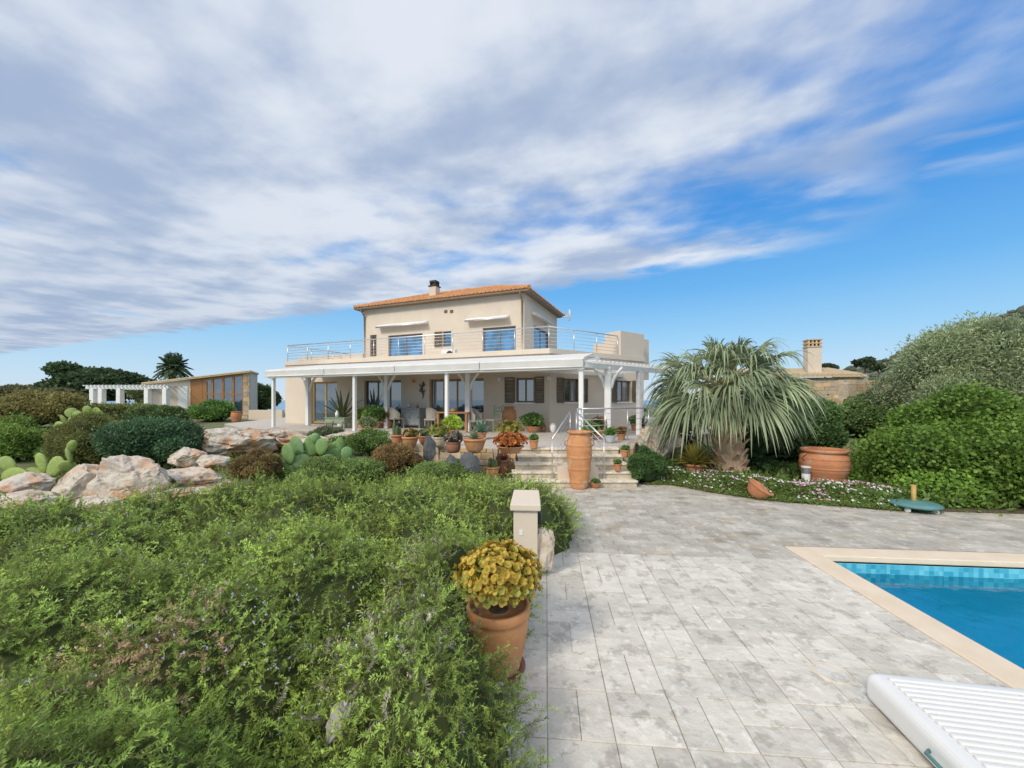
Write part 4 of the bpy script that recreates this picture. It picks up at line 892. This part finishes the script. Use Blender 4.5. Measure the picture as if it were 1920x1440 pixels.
# ---------------------------------------------------------------- potted plants
PF={'pot':[(.68,0),(.74,.1),(.92,.75),(.95,.84),(1.05,.85),(1.05,1.0),(.93,1.0),(.88,.9),(0,.88)],
 'bowl':[(.45,0),(.75,.25),(.95,.7),(1.02,.85),(1.08,.88),(1.08,1.0),(.96,1.0),(.9,.88),(0,.86)],
 'jar':jar,'barrel':[(.75,0),(.9,.2),(1,.5),(.97,.8),(.95,.86),(1.03,.88),(1.03,1),(.9,1),(.86,.9),(0,.88)],
 'cyl':[(.95,0),(1,.05),(1,.97),(1,1),(.9,1),(.9,.93),(0,.92)]}
def blades(mb,c,n,L_,w,c1,c2,up=.5):
    for i in range(n):
        a=i*2.4; f=i/n; el=up*.3+(1.4-up*.3)*f; d=np.array([math.cos(a)*math.cos(el),math.sin(a)*math.cos(el),math.sin(el)]); s=np.array([-math.sin(a),math.cos(a),0]); l=L_*rng.uniform(.8,1.1)
        V=[];c_=np.array(c)
        for (t_,ww) in ((0,.6),(.35,1),(.7,.65),(1,0.02)):
            p=c_+d*l*t_+np.array([0,0,-.15*l*t_*t_*math.cos(el)]); V+=[p-s*w*ww/2+np.array([0,0,.25*w*ww]),p-np.array([0,0,.0]),p+s*w*ww/2+np.array([0,0,.25*w*ww])]
        col=rc(c1,c2,1)[0]*1.3; mb.add(np.array(V),[(3*q+k,3*q+k+1,3*q+4+k,3*q+3+k) for q in range(3) for k in range(2)],col)
def rosettes(mb,c,rad,n,r,c1,c2,tip=None,wf=.42,lo=.72,hi=1.06,core=True):
    d=nrm(rng.normal(size=(n,3))); d[:,2]=np.abs(d[:,2])*1.1-.1; d=nrm(d)
    P=np.array(c)+d*np.array(rad)*rng.uniform(lo,hi,(n,1))
    if core: mb.ell(c,np.array(rad)*.66,nu=10,nv=7,col=np.array(c1)*.5)
    for i in range(n):
        a1=nrm(np.cross(d[i],[.3,.2,.9])); a2=np.cross(d[i],a1); k=8; ang=np.arange(k)*2*math.pi/k+rng.uniform(0,1); rr=r*rng.uniform(.7,1.25)
        D=nrm(np.cos(ang)[:,None]*a1+np.sin(ang)[:,None]*a2+d[i]*rng.uniform(.25,1.2,(k,1))); base_c=rc(c1,c2,1)[0]
        S=nrm(np.cross(D,d[i])); w=rr*wf; p0=np.repeat(P[i][None],k,0)+d[i]*rng.uniform(-.3,.3,(k,1))*rr; tc_=np.array(tip)*rng.uniform(.8,1.2) if tip is not None else base_c*1.15
        V=np.stack([p0,p0+D*rr*.55+S*w,p0+D*rr*.9+S*w*.75,p0+D*rr*1.02,p0+D*rr*.9-S*w*.75,p0+D*rr*.55-S*w],1).reshape(-1,3); C=np.repeat(np.stack([base_c*.7,base_c,base_c*.6+tc_*.4,tc_,base_c*.6+tc_*.4,base_c])[None],k,0).reshape(-1,3)
        mb.add(V,np.arange(6*k).reshape(k,6),C)
def potted(label,px,py,z0,w,h,kind,m,plant,cat='potted plant',base=None):
    X,Y=gp(px,py,z0) if base is None else base; k=Y/FP; r=w/2*k; H=h*k; Y+=r; X=X*Y/(Y-r)
    nm='potted_plant' if plant else 'clay_pot'
    t=thing(nm,label,cat if plant else 'pot',(X,Y,z0)); mb=MB(); mb.lathe((X,Y,z0),[(0,0)]+[(a*r,b*H) for a,b in PF[kind]],28); mb.build('pot',m,t,smooth=True)
    mb=MB(); mb.lathe((X,Y,z0),[(0,H*.92),(r*.86,H*.91)],20); mb.build('soil','soil',t)
    if plant:
        mb=MB(); c=(X,Y,z0+H*.92); ty=plant[0]
        if ty=='b': blades(mb,c,plant[1],plant[2]*k,plant[3]*k,plant[4],plant[5])
        if ty=='l': bush_geo(mb,(X,Y,z0+H+plant[3]*k*.4),(plant[2]/2*k,plant[2]/2*k,plant[3]/2*k*1.15),plant[1],plant[4]*.85,plant[4]*.4,plant[5],plant[6],10,.4,int(px))
        if ty=='r': rosettes(mb,(X,Y,z0+H+plant[3]*k*.25),(plant[2]/2*k,plant[2]/2*k,plant[3]*k*.72),plant[1],plant[4],plant[5],plant[6],plant[7] if len(plant)>7 else None)
        if ty=='c':
            for q in range(plant[1]):
                a=q*2.4; rr=r*.5*(q>0); hh_=plant[2]*k*rng.uniform(.6,1); cx,cy=X+rr*math.cos(a),Y+rr*math.sin(a); R0=plant[3]*k
                mb.lathe((cx,cy,z0+H*.85),[(R0,0),(R0*1.1,hh_*.5),(R0*.9,hh_*.85),(R0*.4,hh_),(0,hh_*1.02)],10,col=rc((.14,.22,.09),(.24,.31,.13),1)[0])
        mb.build('foliage','leaf',t)
    return t
g1_,g2_=(.06,.12,.035),(.12,.19,.05)
JX,JY=-.1,2.86
t=thing('potted_plant','large terracotta pot with a rounded yellow and orange jade plant at the near paving edge','potted plant',(JX,JY,0))
mb=MB(); r=.225; H=.47; mb.lathe((JX,JY,.02),[(0,0)]+[(a*r,b*H) for a,b in [(.64,0),(.70,.04),(.84,.3),(.96,.62),(.99,.80),(.98,.84),(1.03,.86),(1.05,.9),(1.05,.96),(1.02,1.0),(.92,1.0),(.9,.93),(0,.9)]],48); mb.build('pot','terra2',t,smooth=True)
mb=MB(); mb.lathe((JX,JY,0),[(0,.0),(.17,0),(.20,.03),(.20,.04),(.17,.022),(0,.02)],32); mb.build('saucer','terra3',t,smooth=True)
mb=MB(); mb.lathe((JX,JY,0),[(0,.45),(.19,.445)],20); mb.build('soil','soil',t)
mb=MB(); rosettes(mb,(JX,JY,.66),(.30,.27,.235),600,.029,(.42,.43,.07),(.62,.52,.10),(.80,.38,.07),.45,.62,1.12); 
rosettes(mb,(JX,JY,.64),(.28,.26,.21),320,.030,(.26,.36,.08),(.40,.44,.10),(.62,.42,.08),.45,.6,1.1,False); mb.build('foliage','leaf',t)
mb=MB()
for q in range(9): a=q*.7; mb.tube([(JX,JY,.44),(JX+.06*math.cos(a),JY+.06*math.sin(a),.53),(JX+.16*math.cos(a),JY+.16*math.sin(a),.66)],[.02,.016,.01],6)
mb.build('stems','bark',t)
potted('small clay pot with stubby cactus, leftmost on the terrace edge',745,838,TZ,24,22,'pot','terra',('c',5,26,3))
potted('shallow clay bowl of small orange succulents next to the stubby cactus',769,842,TZ,30,22,'bowl','terra2',('r',40,30,14,.05,(.28,.22,.07),(.4,.26,.08)))
potted('clay bowl of green rosettes left of the tall yellow green plant',797,836,TZ,26,18,'bowl','terra',('r',40,30,16,.05,(.16,.22,.1),(.26,.28,.12)))
potted('pale bowl overflowing with yellow green succulents behind the slate stone',824,840,TZ,30,20,'bowl','coping',('r',60,36,26,.06,(.28,.32,.07),(.4,.4,.1)))
potted('bright lime green leafy plant in a clay pot near the centre of the terrace edge',848,822,TZ,26,16,'pot','terra',('l',1200,34,26,.08,(.18,.26,.04),(.3,.36,.06)))
potted('dark glazed pot with a round grey spiny plant above the stone wall',850,850,TZ,28,20,'barrel','terra3',('r',60,34,20,.05,(.2,.19,.14),(.3,.26,.2)))
potted('wide terracotta bowl on the stone wall with a small agave',890,852,TZ,42,28,'bowl','terra2',('b',16,22,7,(.14,.2,.12),(.2,.26,.15)))
potted('blue green agave in a clay pot behind the wide terracotta bowl',901,825,TZ,24,14,'pot','terra',('b',22,30,8,(.12,.22,.16),(.18,.3,.2)))
potted('clay trough spilling over with orange red crassula by the steps',957,853,TZ,50,14,'bowl','terra',('r',170,62,26,.05,(.42,.17,.05),(.55,.22,.06),(.6,.15,.04)))
potted('yellow green leafy plant in a pot behind the orange red crassula',955,826,TZ,34,14,'pot','terra',('r',100,52,22,.055,(.28,.28,.06),(.4,.34,.07)))
potted('small terracotta pot with seedlings at the top of the steps',1001,842,TZ,18,16,'pot','terra2',('l',250,16,10,.05,g1_,g2_))
potted('spreading green leafy plant in a bowl beyond the top of the steps',999,812,TZ,26,12,'bowl','terra',('l',1300,40,22,.09,g1_,g2_))
potted('green cactus in a red clay pot at the foot of the stone wall',924,897,0.1,26,20,'pot','terra2',('c',7,20,4))
potted('pink terracotta planter with red trailing leaves in front of the stone wall',943,893,.1,24,30,'pot','terra3',('r',34,22,10,.045,(.32,.13,.08),(.4,.22,.1)))
potted('wide clay bowl of pale edged succulents at the right of the purple cushion',690,812,TZ,24,10,'bowl','terra',('l',700,30,20,.07,(.1,.13,.06),(.16,.2,.1)))
potted('tall leafy green houseplant in a clay pot near the second glass door',702,804,TZ,26,15,'pot','terra',('l',1300,36,26,.14,g1_,g2_))
potted('small shrub in a clay pot left of the tall leafy houseplant',678,803,TZ,18,14,'pot','terra2',('l',700,24,22,.12,g1_,(.14,.16,.05)))
potted('dark leafed plant in a clay pot right of the tall leafy houseplant',727,803,TZ,20,14,'pot','terra',('l',700,26,20,.12,(.09,.09,.03),(.15,.13,.05)))
potted('spiky yucca in a white planter between the first two glass doors',642,800,TZ,18,16,'cyl','white',('b',26,62,6,(.10,.14,.06),(.2,.2,.09)))
potted('geranium with red flowers in a pot behind the steel railing',1120,822,TZ,22,16,'pot','terra2',('r',70,34,26,.05,(.10,.18,.05),(.2,.24,.06),(.5,.1,.06)))
potted('leafy green plant in a pot left of the red geranium',1102,826,TZ,18,12,'pot','terra',('l',700,34,24,.08,(.08,.14,.03),(.14,.2,.05)))
potted('blue and white glazed pot with fern on the railing side of the landing',1144,832,TZ,20,15,'bowl','glaze',('l',400,20,14,.06,g1_,g2_))
potted('small clay pot with orange flowers on the right of the landing',1165,826,TZ,16,12,'pot','terra2',('l',350,18,12,.06,g1_,(.4,.15,.04)))
potted('clay pot with trailing green at the wing wall, nearest the window',1190,808,TZ,14,12,'pot','terra',('l',360,18,14,.09,g1_,g2_))
potted('tall leafed plant in a clay pot beside the right veranda post',1205,814,TZ,16,14,'pot','terra',('b',18,26,4,(.10,.12,.05),(.15,.17,.06)))
potted('tiny clay pot with a seedling on the paving right of the tall urn',1117,917,0,20,10,'bowl','terra',('l',160,14,8,.03,g1_,g2_))
potted('small clay pot on the second step from the bottom right',1158,884,.33,15,13,'pot','terra',('l',180,12,9,.04,g1_,g2_))
potted('small clay pot on the top right of the steps',1172,858,.6,15,13,'pot','terra2',('l',180,14,9,.04,g1_,g2_))
potted('terracotta pot of spiky yellow green bromeliads left of the fan palm trunk',1302,902,.05,38,30,'pot','terra',('b',70,50,8,(.2,.22,.05),(.36,.26,.06)))
potted('empty white jug shaped pot by the villa corner',1037,812,TZ,12,18,'jar','white',None)
potted('small brown jar standing left of the white jug',1019,811,TZ,10,14,'jar','terra3',None)
def jug(label,px,py,w,h,m): 
    X,Y=gp(px,py,TZ); k=Y/FP; t=thing('terracotta_jar',label,'jar',(X,Y,TZ)); mb=MB(); mb.lathe((X,Y,TZ),[(0,0)]+[(a*w/2*k,b*h*k) for a,b in jar],30); mb.build('body',m,t,smooth=True)
    mb=MB(); mb.lathe((X,Y,TZ+h*k*.955),[(.76*w/2*k,0),(.82*w/2*k,.02),(.76*w/2*k,.04)],30); mb.build('rim',m,t,smooth=True)
jug('big round terracotta jar against the veranda wall left of the first shuttered window',957,806,32,44,'terra2')
jug('slender brown jar at the villa corner behind the white jug',1039,806,20,28,'terra')
jug('round clay jar by the wing window behind the railing',1130,810,17,26,'terra')
X_,Y_=gp(1425,937,.0); t=thing('toppled_pot','terracotta bowl leaning tipped over at the paving edge below the palm','pot',(X_,Y_+.15,.0))
mb=MB(); mb.lathe((0,0,-.13),[(0,0)]+[(a*.23,b*.26) for a,b in PF['bowl']],28); V=mb.V[0]; a=R(28); V2=np.stack([V[:,0]*math.cos(a)+V[:,2]*math.sin(a),V[:,1],-V[:,0]*math.sin(a)+V[:,2]*math.cos(a)],1); b_=R(22); V2=np.stack([V2[:,0],V2[:,1]*math.cos(b_)-V2[:,2]*math.sin(b_),V2[:,1]*math.sin(b_)+V2[:,2]*math.cos(b_)],1); mb.V[0]=V2+np.array([X_,Y_+.08,.15]); mb.build('pot','terra',t,smooth=True)
X_,Y_=gp(1511,916,.05); t=thing('bollard_light','short white cylindrical garden light with louvred top among the daisies','light',(X_,Y_,.05))
mb=MB(); mb.lathe((X_,Y_,.05),[(0,0),(.08,0),(.08,.33),(0,.33)],20); mb.build('body','plastic',t,smooth=False)
for q in range(4): mb=MB(); mb.lathe((X_,Y_,.05),[(.05,.335+q*.03),(.085,.34+q*.03),(.085,.35+q*.03),(.05,.355+q*.03)],20); mb.build('louvre','steel',t)
mb=MB(); mb.lathe((X_,Y_,.05),[(0,.33),(.045,.33),(.045,.46),(0,.46)],16); mb.lathe((X_,Y_,.05),[(.0,.46),(.09,.46),(.09,.485),(0,.49)],20); mb.build('cap','plastic',t)
X_,Y_=gp(1713,957,.0); t=thing('parasol_base','round blue green parasol base with brass coloured tube and castors on the paving','parasol base',(X_,Y_,0))
mb=MB(); mb.lathe((X_,Y_,0),[(0,.09),(.34,.09),(.37,.11),(.37,.135),(.3,.165),(.06,.19),(0,.19)],36); mb.build('plate','bluegreen',t,smooth=True)
mb=MB(); mb.lathe((X_,Y_,0),[(.035,.18),(.035,.46),(.03,.46),(.03,.4),(0,.4)],16); mb.build('tube','ochre',t,smooth=True)
for q in range(4):
    a=q*math.pi/2+.5; mb=MB(); c=(X_+.28*math.cos(a),Y_+.28*math.sin(a),.045); mb.tube([(c[0]-.015,c[1],c[2]),(c[0]+.015,c[1],c[2])],.045,12); mb.build('castor','plastic',t)
# lounger
LF=Fr(2.33,2.57,-10); t=thing('sun_lounger','ribbed white plastic sun lounger in the bottom right corner of the paving','sun lounger',(2.33,2.57,0),-10)
LW,LL=1.0,2.1
mb=MB(); mb.box(LF,0,LW,-LL,0,.02,.21); mb.build('body','plastic',t,bevel=.055).modifiers[0].segments=5
mb=MB()
for i in range(44):
    v=-.085-i*.042; mb.box(LF,.085,LW-.085,v-.026,v,.209,.226)
mb.build('ribs','plastic',t,bevel=.007)
mb=MB(); mb.tube([(.0,-.50,.11),(-.03,-.52,.11),(-.03,-.68,.11),(.0,-.70,.11)],.01,8,F=LF); mb.build('handle','bluegreen',t,smooth=True)
# ---------------------------------------------------------------- veranda furniture
def wicker(label,px,v,rot):
    u=FF.U(px,v); o=FF.w([u,v,TZ]); t=thing('wicker_armchair',label,'chair',tuple(o),HA+rot); F=Fr(o[0],o[1],HA+rot,TZ)
    mb=MB(); mb.box(F,-.27,.27,-.27,.27,.38,.45); mb.build('seat','wicker',t,bevel=.02)
    mb=MB(); 
    for q in range(8):
        a=math.pi*q/8; b=math.pi*(q+1)/8
        P=[(.3*math.cos(a),.28*math.sin(a)-.02,.4),(.3*math.cos(b),.28*math.sin(b)-.02,.4),(.26*math.cos(b),.24*math.sin(b)-.02,.4),(.26*math.cos(a),.24*math.sin(a)-.02,.4)]
        h1=.64+.26*math.sin(a); h2=.64+.26*math.sin(b); T_=[(p[0]*1.05,p[1]*1.05,h) for p,h in zip(P,(h1,h2,h2,h1))]; mb.hexa(F.w(P+T_))
    mb.build('backrest','wicker',t)
    for (a,b) in ((-.24,-.24),(.24,-.24),(-.24,.22),(.24,.22)): mb=MB(); mb.tube([(a,b,0),(a,b,.4)],.022,8,F=F); mb.build('leg','wicker',t)
wicker('grey wicker armchair in front of the third glass door',812,-.9,180); wicker('grey wicker armchair right of the dining table by the third glass door',897,-1.3,90)
wicker('wicker armchair by the right side of the second glass door',742,-.9,160)
u=FF.U(856,-1.2); o=FF.w([u,-1.2,TZ]); t=thing('dining_table','wooden dining table on the veranda before the third glass door','table',tuple(o),HA); F=Fr(o[0],o[1],HA,TZ)
mb=MB(); mb.box(F,-.7,.7,-.4,.4,.70,.75); mb.build('tabletop','oak',t,bevel=.008)
for a in (-.62,.62):
    for b in (-.33,.33): mb=MB(); mb.box(F,a-.04,a+.04,b-.04,b+.04,0,.70); mb.build('leg','oak',t)
u=FF.U(925,-1.0); o=FF.w([u,-1.0,TZ]); t=thing('ladderback_chair','faded green ladder back chair left of the big round jar','chair',tuple(o),HA-20); F=Fr(o[0],o[1],HA-20,TZ)
for a in (-.2,.2): 
    mb=MB(); mb.tube([(a,.2,0),(a,.22,.5),(a*1.05,.28,1.02)],.022,8,F=F); mb.build('leg','greenp',t); mb=MB(); mb.tube([(a,-.2,0),(a,-.2,.46)],.022,8,F=F); mb.build('leg','greenp',t)
mb=MB(); mb.box(F,-.22,.22,-.22,.22,.43,.47); mb.build('seat','wicker',t,bevel=.01)
mb=MB(); 
for z in (.6,.74,.88): mb.box(F,-.2,.2,.23,.25,z,z+.07)
mb.build('backrest','greenp',t)
def cab(name,label,cat,px,v,w,d,h,m,ndoor,legs=.12):
    u=FF.U(px,v); o=FF.w([u,v,TZ]); t=thing(name,label,cat,tuple(o),HA); F=Fr(o[0],o[1],HA,TZ)
    mb=MB(); mb.box(F,-w/2,w/2,-d/2,d/2,legs,h-.04); mb.build('carcass',m,t); mb=MB(); mb.box(F,-w/2-.03,w/2+.03,-d/2-.03,d/2,h-.038,h); mb.build('top',m,t,bevel=.006)
    for q in range(ndoor):
        a=-w/2+w*q/ndoor+.02; b=-w/2+w*(q+1)/ndoor-.02; mb=MB(); mb.box(F,a,b,-d/2-.02,-d/2-.002,legs+.03,h-.07); dd=mb.build('door',m,t,bevel=.005); mb=MB(); mb.box(F,b-.05,b-.03,-d/2-.04,-d/2-.02,h*.5,h*.5+.06); mb.build('handle','black',dd)
    for a in (-w/2+.03,w/2-.03):
        for b in (-d/2+.03,d/2-.03): mb=MB(); mb.box(F,a-.025,a+.025,b-.025,b+.025,0,legs); mb.build('leg',m,t)
cab('sideboard','blue grey painted sideboard against the wall under the gecko','sideboard',775,-.35,.95,.4,.85,'greyp',2)
cab('painted_bench','low faded green bench between the first glass door and the yucca','bench',634,-1.7,1.1,.4,.45,'greenp',2,.2)
def small(name,label,cat,px,v,z,h,r,m):
    u=FF.U(px,v); o=FF.w([u,v,z]); mb=MB(); mb.lathe(o,[(0,0),(r*.7,0),(r,h*.4),(r*.9,h*.7),(r*.4,h*.85),(r*.5,h),(0,h)],16); tag(mb.build(name,m,base=tuple(o),smooth=True),label,cat)
small('vase','pale vase on the left of the blue grey sideboard','vase',766,-.35,TZ+.85,.22,.07,'glaze'); small('vase','brown vase on the right of the blue grey sideboard','vase',783,-.35,TZ+.85,.16,.06,'terra')
small('bowl','clay bowl on the wooden dining table','bowl',850,-1.2,TZ+.75,.12,.13,'terra2'); small('lantern','white lantern on the faded green bench','lantern',632,-1.7,TZ+.45,.3,.08,'white')
# ---------------------------------------------------------------- studio left
SD=24
FSx=Fr(*gp(357,788,.4),SD)
sx,sy=FSx.o[0],FSx.o[1]; st=thing('garden_studio','small studio with sloping tiled roof and timber framed glazed gable','building',(sx,sy,.4),SD)
uw=FSx.U(456); u2=FSx.U(468); zR=FSx.Z(462,698); ul=FSx.U(268); zq=FSx.Z(268,722)
rz_=lambda u: zq+(zR-zq)*(u-ul)/(u2-ul)
zl=rz_(0); SDp=3.2
def wallslope(mb,ua_,ub_,v0,v1,zb):
    mb.hexa(FSx.w([(ua_,v0,zb),(ub_,v0,zb),(ub_,v1,zb),(ua_,v1,zb),(ua_,v0,rz_(ua_)-.005),(ub_,v0,rz_(ub_)-.005),(ub_,v1,rz_(ub_)-.005),(ua_,v1,rz_(ua_)-.005)]))
mb=MB(); mb.box(FSx,.0,uw,.0,.2,-.3,.75); wallslope(mb,ul+.2,0,0,.2,-.3); wallslope(mb,u2-.2,u2-.001,.25,SDp,-.3); wallslope(mb,ul+.2,ul+.4,.2,SDp,-.3); wallslope(mb,ul+.4,u2-.2,SDp-.2,SDp,-.3); mb.build('walls','plaster2',st)
mb=MB(); a=FSx.U(334); b=FSx.U(352); mb.box(FSx,a,b,-.04,-.002,.2,zl-.5); mb.build('door','white',st,bevel=.01)
mb=MB(); mb.box(FSx,.0,uw,.1,.14,.75,zl-.02); 
V=FSx.w([(0,.1,zl-.02),(uw,.1,zl-.02),(uw,.1,zR-.05)]); mb.add(V,[(0,1,2)]); mb.build('glazing','glass',st)
mb=MB()
for k in range(6):
    u=uw*k/5; mb.box(FSx,max(0,u-.06),min(uw,u+.06)+.01,-.02,.09,.75,rz_(u)-.08)
mb.box(FSx,0.07,uw*.3,-.005,.095,.82,rz_(0)-.1)
mb.box(FSx,0,uw,-.01,.08,2.35,2.45); mb.box(FSx,0,uw,-.015,.085,.7,.82)
mb.hexa(FSx.w([(0,-.03,zl-.2),(uw,-.03,rz_(uw)-.2),(uw,.08,rz_(uw)-.2),(0,.08,zl-.2),(0,-.03,zl-.01),(uw,-.03,rz_(uw)-.01),(uw,.08,rz_(uw)-.01),(0,.08,zl-.01)])); mb.build('timber_frame','oak',st)
mb=MB(); p0=FSx.w([uw,-.05,0])[:2]; p1=FSx.w([u2,-.05,0])[:2]; stones(mb,p0,p1,-.2,zR-.03,hc=.3,wmin=.25,wmax=.5,th=.28); mb.build('stone_pier','stone',st)
mb=MB()
P3=[(ul,-.25,zq),(u2+.1,-.25,zR+.0),(u2+.1,SDp,zR),(ul,SDp,zq)]
mb.hexa(FSx.w(P3+[(a,b,c+.10) for a,b,c in P3]))
for i in range(14):
    v=-.2+i*.25; mb.tube([(ul,v,zq+.11),(u2+.1,v,zR+.11)],.07,6,F=FSx)
mb.build('roof','tile2',st)
FPg=Fr(sx,sy,-4)
pg=thing('garden_pergola','white garden pergola attached to the left of the studio','pergola',tuple(FPg.w([-6,-1,.4])),-4)
ua=FPg.U(168,-1.2); ub=FPg.U(318,-1.2); ztop=FPg.Z(240,724,-1.2)
for a,b in ((-1.3,-1.15),(.9,1.05)): mb=MB(); mb.box(FPg,ua-.2,ub,a,b,ztop-.2,ztop); mb.build('beam','white',pg)
for i in range(22): mb=MB(); u=ua+(ub-ua)*i/21; mb.box(FPg,u-.04,u+.04,-1.6,1.3,ztop+.002,ztop+.08); mb.build('rafter','white',pg)
for px in (176,192,226,278,312): u=FPg.U(px,-1.2); mb=MB(); mb.box(FPg,u-.16,u+.16,-1.38,-1.06,.2,ztop-.2); mb.build('column','white',pg,bevel=.02)
X_,Y_=gp(492,787,.5); mb=MB(); mb.box(Fr(X_-1.0,Y_,-6),0,2.6,0,.25,.3,1.2); tag(mb.build('garden_wall','plaster',base=(X_,Y_,.3),bevel=.01),'low cream wall between the studio and the villa','wall')
urn('red_urn','small red clay urn by the stone pier of the studio',443,792,.5,.7,.3,'terra',barrel,ears=False)
# ---------------------------------------------------------------- outbuilding right
RF=Fr(*at(1475,748,23)[:2],-14); ob=thing('outbuilding','small stone outbuilding with pale tiled roof behind the palm','building',(RF.o[0],RF.o[1],.4),-14)
ur=RF.U(1612); zt=RF.Z(1612,690)
mb=MB(); mb.box(RF,0,ur,0,3,.3,zt-.52); mb.build('walls','mortar',ob)
mb=MB(); stones(mb,RF.w([0,-.05,0])[:2],RF.w([ur,-.05,0])[:2],.3,zt-.52,hc=.22,wmin=.2,wmax=.5,th=.045); mb.build('stonework','stone',ob)
mb=MB(); P=[(-3,-.3,zt-.5),(ur+.2,-.3,zt-.5),(ur+.2,3.3,zt+.1),(-3,3.3,zt+.1)]; P3=[(a,b,c+.1) for a,b,c in P]; mb.hexa(RF.w(P+P3))
for i in range(int((ur+3.2)/.24)): u=-3+.12+i*.24; mb.tube([(u,-.32,zt-.38),(u,3.3,zt+.23)],.075,6,F=RF)
mb.build('roof','tile2',ob)
uc=RF.U(1523,1); zc1=RF.Z(1523,652,1); zc2=RF.Z(1523,637,1)
mb=MB(); mb.box(RF,uc-.36,uc+.36,.7,1.3,zt-.4,zc1); c_=mb.build('chimney','plaster2',ob,bevel=.01)
mb=MB(); mb.box(RF,uc-.4,uc+.4,.66,1.34,zc1+.002,zc1+.06); mb.box(RF,uc-.4,uc+.4,.66,1.34,zc2-.06,zc2)
for q in range(4): a=uc-.34+q*.2; mb.box(RF,a,a+.08,.7,1.3,zc1+.06,zc2-.06)
mb.box(RF,uc-.4,uc+.4,.68,1.32,(zc1+zc2)/2-.03,(zc1+zc2)/2+.03); mb.build('chimney_pot','tile2',c_)
t=thing('rubble_wall','rough rubble stone wall behind the right hedge below the hill','wall',tuple(at(1625,748,17)))
p0=at(1590,748,16.8)[:2]; p1=at(1665,748,17.4)[:2]; stonewall(t,[(p0,p1)],.3,2.85,hc=.24,wmin=.2,wmax=.5,th=.4)
for o in list(bpy.data.objects):
    if '_o' in o: del o['_o']
print('verts',sum(len(o.data.vertices) for o in bpy.data.objects if o.type=='MESH'))
